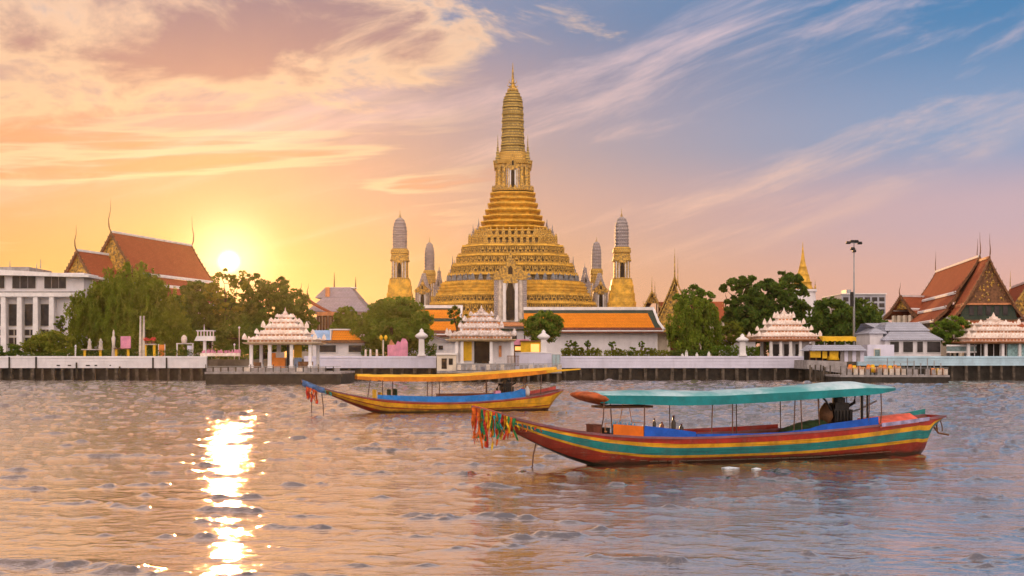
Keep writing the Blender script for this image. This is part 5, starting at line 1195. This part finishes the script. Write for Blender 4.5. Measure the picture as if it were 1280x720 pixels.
def garden_things():
    Y = 184.5
    def at(p, yy=0): return (X(p, Y+yy), Y+yy, GZ)
    z = lambda p: Z(p, Y)-GZ
    t = thing('booth', 'yellow booth with a lit window beside the white lotus post', 'booth', (X(664, 186), 186, GZ)); s_ = S(186); zz = lambda p: Z(p, 186)-GZ
    MB().use(YEL).box(-13*s_, 12*s_, 0, 3, 0, zz(427)).build('wall', None, t); MB().use(BROWN).box(-14*s_, 13*s_, -.3, 3.3, zz(427), zz(425.5)).build('roof', None, t); MB().use(LIT).box(-.5*s_, 10*s_, -.08, -.01, zz(440), zz(430)).build('window', None, t)
    t = thing('kiosk', 'small dark red kiosk with pink top beside the middle pavilion', 'kiosk', (X(648, 187), 187, GZ)); MB().use(BROWN).box(-.9, .9, 0, 2, 0, zz(431)).build('wall', None, t); MB().use(PINK).box(-1.1, 1.6, -.2, 2.2, zz(431)+.01, zz(424)).build('top_panel', None, t)
    MB().use(LIT).box(-.5, .4, -.07, -.01, zz(438), zz(433)).build('window', None, t)
    t = thing('stone_post', 'tall pale tapering twin post in front of the weeping tree', 'post', at(178)); 
    for dx_ in (-.28, .22): MB().use(MARBLE).loft([[(dx_-.22,-.2,0),(dx_+.22,-.2,0),(dx_+.22,.2,0),(dx_-.22,.2,0)],[(dx_-.10,-.1,z(395)),(dx_+.10,-.1,z(395)),(dx_+.10,.1,z(395)),(dx_-.10,.1,z(395))]]).build('shaft', None, t)
    t = thing('lamp_post', 'short white lamp post left of the yellow legged table', 'lamp', at(94.5)); MB().use(WHITE2).tube([(0,0,0),(0,0,z(434))], .13, 8).build('pole', None, t); MB().use(WHITE2, True).lathe(0,0,[(z(434),.1),(z(433.5),.2),(z(431),.05)],8).build('cap', None, t)
    for p, lb in ((66,'short cream hooked post before the leftmost big bush'),(84.5,'thin cream hooked post just left of the lamp post')):
        t = tag(MB().use(CREAM).tube([(0,0,0),(0,0,z(443)),(.35,0,z(442))], .07, 6).build('hooked_post'), lb, 'post'); t.location = at(p)
    def table(p0, p1, top, label, m=YEL, topm=MARBLE):
        t = thing('garden_table', label, 'table', at((p0+p1)/2)); w_ = (p1-p0)*S(Y)/2
        MB().use(topm).box(-w_, w_, -.5, .5, z(top), z(top)+.14).build('table_top', None, t)
        for s2 in (-.75, .75): MB().use(m).box(s2*w_-.18, s2*w_+.18, -.15, .15, 0, z(top)-.003).build('leg', None, t)
    table(103, 129, 437.5, 'long garden table on yellow legs beneath the weeping tree'); table(143, 163, 436.5, 'dark topped table under the pink banner', YEL, BROWN); table(180, 195, 431, 'table with red flowers right of the tall twin post')
    t = tag(MB().use(PINK).box(-.75,.75,0,.12,0,z(420)-z(435.5)).build('banner_board'), 'pink banner board standing on the dark topped table', 'banner'); t.location = (X(157, Y), Y, Z(435.8, Y))
    for p, lb in ((112, 'pale statue on the left half of the long garden table'), (126, 'thin white statue on the right end of the long garden table'), (142, 'tall pale statue beside the pink banner')):
        h = z(424)-z(437) if p != 142 else z(412)-z(436)
        t = tag(MB().use(MARBLE, True).lathe(0,0,[(0,.34),(h*.2,.3),(h*.5,.22),(h*.72,.32),(h*.8,.14),(h*.9,.18),(h,.03)],9).build('statue'), lb, 'statue'); t.location = (X(p, Y), Y, Z(437, Y)+.1 if p != 142 else GZ)
        if p == 142: t.scale = (1,1,(Z(412,Y)-GZ)/h)
    for p in (183, 191):
        t = thing('flower_pot', 'red flowering pot, %s, on the table by the twin post' % ('the left one' if p == 183 else 'the right one'), 'flower pot', (X(p, Y), Y, Z(430, Y)+.02)); MB().use(BROWN, True).lathe(0,0,[(0,.2),(.35,.32)],9).build('pot', None, t)
        b = MB().use(mat('red_flowers', (.70,.08,.05), .7, .2, 5))
        for k in range(40): a_, r_ = random.random()*6.28, random.random()*.45; b.box(math.cos(a_)*r_-.05, math.cos(a_)*r_+.05, math.sin(a_)*r_-.05, math.sin(a_)*r_+.05, .4+random.random()*.4, .52+random.random()*.5)
        b.build('flowers', None, t)
    t = thing('orange_screen', 'orange panel in a white frame behind the left river wall', 'panel', at(202)); MB().use(ORANGE).box(-.42,.42,0,.1,.35,z(431)).build('panel', None, t)
    for dx_ in (-.5, .44): MB().use(WHITE2).box(dx_,dx_+.08,-.02,.12,0,z(430)).build('post', None, t)
    t = thing('garden_gate', 'white framed garden gate with a blue panel left of the pontoon', 'gate', at(231)); 
    for dx_ in (-1.25, 1.1): MB().use(WHITE2).box(dx_,dx_+.16,0,.2,0,z(430)).build('post', None, t)
    MB().use(LILAC).box(.35,1.05,.05,.12,.2,z(432)).build('panel', None, t); MB().use(WHITE2).box(-1.3,1.3,-.03,.23,z(430),z(429)).build('lintel', None, t)
    t = tag(MB().use(PINKST, True).lathe(0,0,[(0,.35),(.5,.45),(.9,.4),(1.2,.1)],9).build('lantern'), 'round pinkish lantern on top of the white garden gate', 'lantern'); t.location = (X(230, Y), Y+.1, Z(428.8, Y))
    Y2 = 183; t = thing('spirit_house', 'little white railed house raised on a stand left of the sun', 'spirit house', (X(255, Y2), Y2, GZ)); q = lambda p: Z(p, Y2)-GZ
    MB().use(WHITE2).box(-.2,.2,.3,.7,0,q(426)).build('stand', None, t); MB().use(WHITE2).loft([[(-1.45,0,q(426)),(1.4,0,q(426)),(1.4,1.2,q(426)),(-1.45,1.2,q(426))],[(-1.1,0,q(420)),(1.4,0,q(420)),(1.4,1.2,q(420)),(-1.1,1.2,q(420))]]).build('base', None, t)
    for k in range(6): MB().use(PINKST).box(-1.0+k*.46,-.85+k*.46,.02,.14,q(420),q(414)).build('baluster', None, t)
    MB().use(WHITE2).box(-1.15,1.42,-.04,1.24,q(414),q(412.8)).build('roof', None, t); MB().use(WHITE2).tube([(-.1,.5,q(412.8)),(-.1,.5,q(405))], .08, 6, .02).build('spire', None, t)
    t = thing('planter', 'long low pinkish planter beside the left pontoon', 'planter', (X(275, 181.2), 181.2, 3.5)); MB().use(PINKST).box(-2.9,2.9,0,.6,0,.45).build('box', None, t); b = MB().use(PINK)
    for k in range(60): xx = random.uniform(-2.8,2.8); b.box(xx,xx+.14,random.random()*.5,.6,.46,.55+random.random()*.45)
    b.build('flowers', None, t)
    for p, top, lb in ((293,432,'thin pole with a round lamp just left of the orange counter pavilion'),(299,411,'tall thin pole between the planter and the left pavilion')):
        t = thing('pole_lamp', lb, 'lamp', (X(p,182.5),182.5,GZ)); MB().use(CREAM).tube([(0,0,0),(0,0,z(top))], .06, 6).build('pole', None, t); MB().use(WHITE2, True).lathe(0,0,[(z(top)-.05,.05),(z(top)+.12,.19),(z(top)+.3,.05)],8).build('globe', None, t)
    # boards behind the middle-left wall
    t = thing('pink_monument', 'pink stepped board with rounded top under the large round tree', 'sign', at(497)); MB().use(PINK).prism([(-1.5,0),(1.5,0),(1.5,z(428)),(1.2,z(423.5)),(.7,z(423)),(.4,z(428)),(0,z(426)),(-.3,z(431)),(-1.5,z(431))],0,.3).build('board', None, t); MB().use(ORED).prism([(-1.3,z(431)+.02),(-.4,z(431)+.02),(-1.0,z(424))],.05,.25).build('flame_ornament', None, t)
    t = thing('yellow_lamp', 'yellow double-headed garden lamp left of the pink board', 'lamp', at(479)); MB().use(CREAM).tube([(0,0,0),(0,0,z(425))], .12, 6).build('pole', None, t)
    for dx_ in (-.3,.4): MB().use(YEL, True).lathe(dx_,0,[(z(425)-.1,.1),(z(422),.3),(z(419),.1)],8).build('head', None, t)
    for k, p in enumerate((457, 463, 471)): t = tag(MB().use(PINKST).loft([[(-.18,-.1,0),(.18,-.1,0),(.18,.1,0),(-.18,.1,0)],[(-.13,-.1,1.5),(.13,-.1,1.5),(.13,.1,1.5),(-.13,.1,1.5)]]).build('garden_post'), 'short pinkish post under the left edge of the round tree', 'post', 'short posts under the round tree'); t.location = at(p)
    t = thing('small_chapel', 'small white building with upswept grey roof left of the middle pavilion', 'building', (X(553, 195), 195, GZ)); q = lambda p: Z(p, 195)-GZ
    MB().use(WHITE).box(-2.0,2.2,0,4,0,q(427)).build('wall', None, t); b = MB().use(GREYR); n = 8
    for k in range(n):
        f = lambda a_: (-2.6+5.2*a_, q(413)-(q(413)-q(426))*math.sin(a_*math.pi*.5)**.7); (x0,z0),(x1,z1) = f(k/n), f((k+1)/n); b.prism([(x0,z0),(x1,z1),(x1,z1-.3),(x0,z0-.3)],-.5,4.5)
    b.build('roof', None, t); MB().use(GLASS).box(-.6,.1,-.08,-.01,q(437),q(432)).build('window', None, t)
    for p, h, lb in ((853,7,'white marker stone furthest left below the weeping tree'),(858,11,'taller white marker stone second from the left'),(886,10,'cream post in front of the clipped hedge'),(871,8,'small white statue below the round weeping tree')):
        t = tag(MB().use(WHITE2).loft([[(-.28,-.15,0),(.28,-.15,0),(.28,.15,0),(-.28,.15,0)],[(-.2,-.12,h*.09),(.2,-.12,h*.09),(.2,.12,h*.09),(-.2,.12,h*.09)],[(-.05,-.05,h*.13),(.05,-.05,h*.13),(.05,.05,h*.13),(-.05,.05,h*.13)]]).build('marker_stone'), lb, 'stone'); t.location = at(p)
    t = thing('low_house', 'low tan-roofed white house behind the lotus post at the right', 'house', (X(918, 200), 200, GZ)); q = lambda p: Z(p, 200)-GZ
    MB().use(WHITE).box(-2.2,3.4,0,4,0,q(424)).build('wall', None, t); b = MB(); hip(b,-2.8,4.0,-.6,4.6,q(424),1.2,1.6,q(418.5),mat('tan_roof', (.30,.17,.09), .8, .2, 2)); b.build('roof', None, t)
garden_things()

# ------------------------------------------------------------------ plants
def leaves_mesh(name, P, size, m, parent, up=.3, droop=False, outward=None):
    n = len(P); rng = RNG
    nrm = rng.normal(size=(n, 3)); 
    if outward is not None: nrm += outward*1.1
    nrm[:, 2] += up; nrm /= np.linalg.norm(nrm, axis=1)[:, None]+1e-9
    t = rng.normal(size=(n, 3))
    if droop: t = t*.35+np.array([0, 0, -1.0])
    t -= (t*nrm).sum(1)[:, None]*nrm; t /= np.linalg.norm(t, axis=1)[:, None]+1e-9
    bt = np.cross(nrm, t); s = size*1.15*rng.uniform(.6, 1.35, n)[:, None]
    asp = .36 if droop else .6
    v = np.stack([P-t*s, P+bt*s*asp, P+t*s, P-bt*s*asp], 1).reshape(-1, 3)
    me = bpy.data.meshes.new(name); me.vertices.add(4*n); me.vertices.foreach_set('co', v.ravel().astype(np.float32))
    me.loops.add(4*n); me.loops.foreach_set('vertex_index', np.arange(4*n)); me.polygons.add(n)
    me.polygons.foreach_set('loop_start', np.arange(0, 4*n, 4)); me.polygons.foreach_set('loop_total', np.full(n, 4)); me.update()
    me.materials.append(m); o = bpy.data.objects.new(name, me); COL.objects.link(o); o.parent = parent; return o
def tree(label, px, py_top, Y, blobs, m=LEAF, kind='round', dens=1.0, leaf=.26, trunk_px=None, cat='tree', name='tree', group=None, base=GZ, clump=.85, gap=.0):
    """blobs: (px, py, half width px, half height px) of each mass of foliage"""
    s_ = S(Y); x0 = X(px, Y); root = thing(name, label, cat, (x0, Y, base), group=group)
    pts, outs = [], []
    for bx, by, rw, rh in blobs:
        c = np.array([X(bx, Y)-x0, RNG.uniform(-.3,.3)*rw*s_, Z(by, Y)-base]); r = np.array([rw*s_, rw*s_*.8, rh*s_])
        vol = max(3.0, r[0]*r[2]*3.6); nc = int(vol*2.3*dens)+4
        d = RNG.normal(size=(nc, 3)); d /= np.linalg.norm(d, axis=1)[:, None]
        keep = d[:, 1] < .75; d = d[keep]; nc = len(d)
        rad = RNG.uniform(.35, 1.0, nc)**.45; cc = c+d*r*rad[:, None]*(1+RNG.normal(size=(nc, 1))*.07)
        per = int(40*dens)
        for k in range(nc):
            cr = clump*RNG.uniform(.55, 1.25)*min(1, r.min()*.7)
            q = RNG.normal(size=(per, 3)); q /= np.linalg.norm(q, axis=1)[:, None]; q *= RNG.uniform(.3, 1, (per, 1))**.5
            if kind == 'weep':
                L = RNG.uniform(1.0, 2.6)*min(1, r[2]*.35); q = q*np.array([.42, .42, .25])*cr; q[:, 2] -= RNG.random(per)*L; q[:, 0] += RNG.normal()*.1*q[:, 2]
            else: q = q*np.array([1, 1, .62])*cr
            pts.append(cc[k]+q); outs.append(np.repeat(d[k][None], per, 0))
    P = np.concatenate(pts); O = np.concatenate(outs); ok = P[:, 2] > .05; P, O = P[ok], O[ok]
    leaves_mesh('crown', P, leaf, m, root, up=.5, droop=(kind == 'weep'), outward=O)
    # trunk with limbs reaching into each mass
    if cat == 'tree':
        b = MB().use(BARK); tp = blobs[0]; zt = Z(tp[1]+tp[3]*.4, Y)-base; tr = max(.14, tp[2]*s_*.055); xt = (X(trunk_px, Y)-x0) if trunk_px else 0
        b.tube([(xt,0,-.2),(xt*.9+.1,0,zt*.35),(xt*.5-.1,.1,zt*.7),((X(tp[0],Y)-x0)*.8,0,zt)], tr*1.5, 8, tr*.6)
        for bx, by, rw, rh in blobs:
            q = (X(bx, Y)-x0, 0, Z(by, Y)-base); b.tube([(xt*.7, 0, zt*.55), ((xt*.7+q[0])/2+.2, .2, (zt*.6+q[2])/2), q], tr*.6, 6, .04)
            for k in range(3): b.tube([q, (q[0]+RNG.uniform(-.7,.7)*rw*s_, RNG.uniform(-.5,.5)*rw*s_, q[2]+RNG.uniform(-.1,.75)*rh*s_)], .06, 5, .015)
        b.build('trunk', None, root)
    return root
tree('large weeping tree in front of the left red-roofed hall', 165, 322, 193, [(163,352,43,28),(150,375,50,34),(185,385,40,45),(130,395,28,38),(165,408,48,32),(108,385,24,24),(100,412,16,26),(205,405,28,40),(222,420,22,30)], LEAFW, 'weep', 1.25, .24, trunk_px=176)
tree('bushy yellow-green tree in front of the white colonnaded building', 64, 412, 187, [(64,428,27,15),(50,434,20,12),(80,434,18,14),(66,440,28,9)], LEAFY, dens=1.1, leaf=.2)
tree('low dark bush at the left edge of the picture', 10, 430, 185.5, [(8,438,20,7),(-14,436,20,8)], LEAFD, cat='bush', name='bush', leaf=.18)
tree('thin young tree with small tufts beside the colonnaded building', 76, 390, 195, [(76,398,6,6),(73,405,5,4),(78,410,5,5)], LEAFD, dens=1, leaf=.16, clump=.5)
tree('dark backlit tree directly under the sun', 262, 345, 206, [(258,388,28,26),(238,393,28,36),(285,402,26,30),(248,364,16,12),(300,408,26,28)], LEAFD, dens=1.0, leaf=.28)
tree('thin lacy tree whose top hides the lower edge of the sun', 283, 336, 204, [(280,354,17,17),(299,353,12,13),(266,366,12,12),(286,380,20,18)], LEAFY, dens=.48, leaf=.26, clump=.75)
tree('backlit lacy tree just right of the sun', 330, 338, 207, [(318,362,16,14),(345,366,20,16),(332,385,34,26),(365,385,22,24),(320,405,30,28),(372,405,24,24),(304,352,7,7),(352,352,9,6),(316,345,7,5)], LEAFD, dens=.9, leaf=.26, clump=.7)
tree('dark tree behind the small railed spirit house', 225, 380, 203, [(222,398,24,26),(210,415,24,20),(240,420,22,20)], LEAFD, dens=1.0)
tree('broad low dark tree behind the left stucco pavilion', 320, 400, 200, [(300,424,34,18),(340,420,34,20),(372,424,22,16)], LEAFD, dens=1.0)
tree('small dark green tree beside the red-roofed annex', 431, 383, 210, [(431,394,11,10),(430,406,15,12),(424,415,12,10)], LEAF, dens=1.1)
tree('large round-crowned green tree left of the great tower', 490, 371, 191, [(490,392,32,19),(468,404,28,17),(512,402,26,19),(490,415,45,18),(460,418,20,14),(522,420,18,16),(478,385,16,11),(506,383,16,11),(495,430,34,9)], LEAF, dens=1.25, leaf=.22)
tree('slim dark tree with two tufts in front of the left orange roof', 572, 382, 203, [(566,393,6.5,7),(577,394,6,8),(571,404,7,6),(569,385,3,3)], LEAFD, dens=1.2, leaf=.18, clump=.5)
tree('compact round green tree between the tower porch and the orange roof', 678, 387, 188, [(678,402,22,14),(668,408,14,12),(690,408,14,12),(678,417,20,12)], LEAF, dens=1.5, leaf=.17, clump=.6)
tree('round drooping green tree in front of the tall gold gable', 868, 364, 190, [(866,384,24,18),(850,400,17,20),(884,398,19,22),(868,412,33,22),(868,428,30,12)], LEAFW, 'weep', 1.3, .22)
tree('pointed dark tree behind the round drooping tree', 868, 355, 206, [(866,368,14,11),(878,374,14,10),(852,378,10,10),(868,384,24,12)], LEAF, dens=1.1, leaf=.2, clump=.6)
tree('small light green round tree beside the round drooping tree', 912, 400, 196, [(912,416,16,15),(905,424,12,12)], LEAFY, dens=1.2, leaf=.18, clump=.6)
tree('biggest dark spreading tree with a lacy top, right of centre', 955, 345, 206, [(958,372,32,20),(935,388,30,24),(975,388,32,26),(955,408,48,22),(925,410,20,20),(990,408,18,20),(918,356,14,7),(932,350,12,6),(905,360,5,4),(986,352,15,9),(978,344,9,5),(998,362,11,8),(960,354,12,6)], LEAFD, dens=1.15, leaf=.26)
tree('dark tree between the pagoda and the lamp mast', 1040, 371, 200, [(1040,390,24,17),(1026,402,16,16),(1050,405,18,18),(1030,380,10,6),(1045,415,20,12)], LEAFD, dens=1.15, leaf=.24)
tree('dark tree just right of the lamp mast', 1083, 374, 202, [(1080,392,18,17),(1090,405,16,16),(1078,412,18,14),(1072,378,8,5)], LEAFD, dens=1.1, leaf=.24)
tree('flat-topped dark green tree in front of the large right hall', 1190, 393, 189, [(1188,404,18,9),(1176,411,14,9),(1203,410,14,10),(1190,417,26,10),(1192,425,22,8)], LEAF, dens=1.3, leaf=.18, clump=.6)
tree('yellowish bush left of the right-edge pavilion', 1226, 408, 191, [(1226,417,12,9),(1218,424,12,7)], LEAFY, cat='bush', name='bush', leaf=.16, clump=.5)
tree('distant trees low behind the red annex', 350, 392, 260, [(330,420,40,28),(400,420,40,22),(450,420,40,24)], LEAFD, dens=.6, leaf=.4, name='tree')
def hedge(label, px0, px1, top, Y=185.0, m=LEAFD, z0=GZ):
    h = Z(top, Y)-z0; w_ = (px1-px0)*S(Y); root = thing('hedge', label, 'hedge', (X((px0+px1)/2, Y), Y, z0)); n = int(w_*h*130)+200
    P = np.stack([RNG.uniform(-w_/2, w_/2, n), RNG.uniform(-.5, .5, n), RNG.uniform(.02, 1, n)*h*(1+.08*np.sin(RNG.uniform(-w_/2, w_/2, n)))], 1); P[:n//2, 1] = -.5+RNG.normal(size=n//2)*.06
    leaves_mesh('foliage', P, .14, m, root, up=.6)
    for k in range(max(2, int(w_/1.2))): xx = -w_/2+.4+k*1.2; MB().use(BARK).tube([(xx,0,-.1),(xx+.1,0,h*.7)], .05, 5, .02).build('stem', None, root)
hedge('dark hedge behind the left river wall under the weeping tree', 86, 262, 437, m=LEAFD); hedge('clipped green hedge left of the right lotus post', 890, 924, 433, m=LEAF); hedge('short hedge right of the right lotus post', 932, 948, 434, m=LEAF)
hedge('light green low hedge in front of the long orange-roofed building, left part', 702, 752, 437, m=LEAFY); hedge('light green low hedge in front of the long orange-roofed building, right part', 755, 838, 438, m=LEAFY)
hedge('low bush row below the round drooping tree', 838, 888, 438, m=LEAFD); hedge('dark undergrowth behind the left wall at the edge', -40, 84, 441, m=LEAFD)
for px, lb in ((711,'clipped ball tree nearest the round green tree'),(719,'clipped ball tree close beside the first one'),(735,'single clipped ball tree standing alone left of the window-less wall centre'),(765.5,'clipped ball tree at the middle of the long white wall'),(802,'clipped ball tree nearest the right end of the orange roof')):
    tree(lb, px, 425, 185.6, [(px, 429.5+(px % 3), 4.6, 4.2)], LEAF, dens=2.2, leaf=.11, clump=.3, name='topiary_tree', group='clipped ball trees behind the white wall')
for px in (708, 724, 744, 772, 790, 812): tree('small rounded shrub in the hedge row under the ball trees', px, 434, 184.6, [(px, 438, 6.5, 4)], LEAF if px % 4 else LEAFY, dens=1.6, leaf=.12, clump=.4, cat='bush', name='shrub', group='small shrubs under the ball trees')

hedge('dark hedge behind the pink planter at the left pontoon', 262, 322, 436, 188.0); hedge('dark hedge under the large round tree', 452, 546, 431, 190.0)
tree('dark far tree between the red annex and the round tree', 452, 398, 250, [(440,415,30,22),(470,420,24,20),(545,425,30,14)], LEAFD, dens=.7, leaf=.4)
tree('far green trees low at the right behind the low house', 930, 405, 250, [(905,425,30,16),(950,425,34,20),(1010,425,34,20),(1070,425,34,22)], LEAFD, dens=.7, leaf=.4)
tree('far dark trees behind the lilac house', 1120, 405, 240, [(1105,420,30,16),(1160,428,40,14)], LEAFD, dens=.7, leaf=.4)

# ------------------------------------------------------------------ evening haze over the river
def haze():
    o = MB().box(-1520, 1520, -620, 1420, -5.2, 74).build('haze', None if False else HZM()); tag(o, kind='stuff')
def HZM():
    m = bpy.data.materials.new('evening_haze'); m.use_nodes = True; w = NT(m.node_tree); w.n.remove(w.n['Principled BSDF'])
    v = w.n.new('ShaderNodeVolumePrincipled'); v.inputs['Color'].default_value = (1.0, .80, .55, 1); v.inputs['Density'].default_value = .00011
    v.inputs['Anisotropy'].default_value = .82; w.l.new(v.outputs[0], w.n['Material Output'].inputs['Volume']); return m
haze()
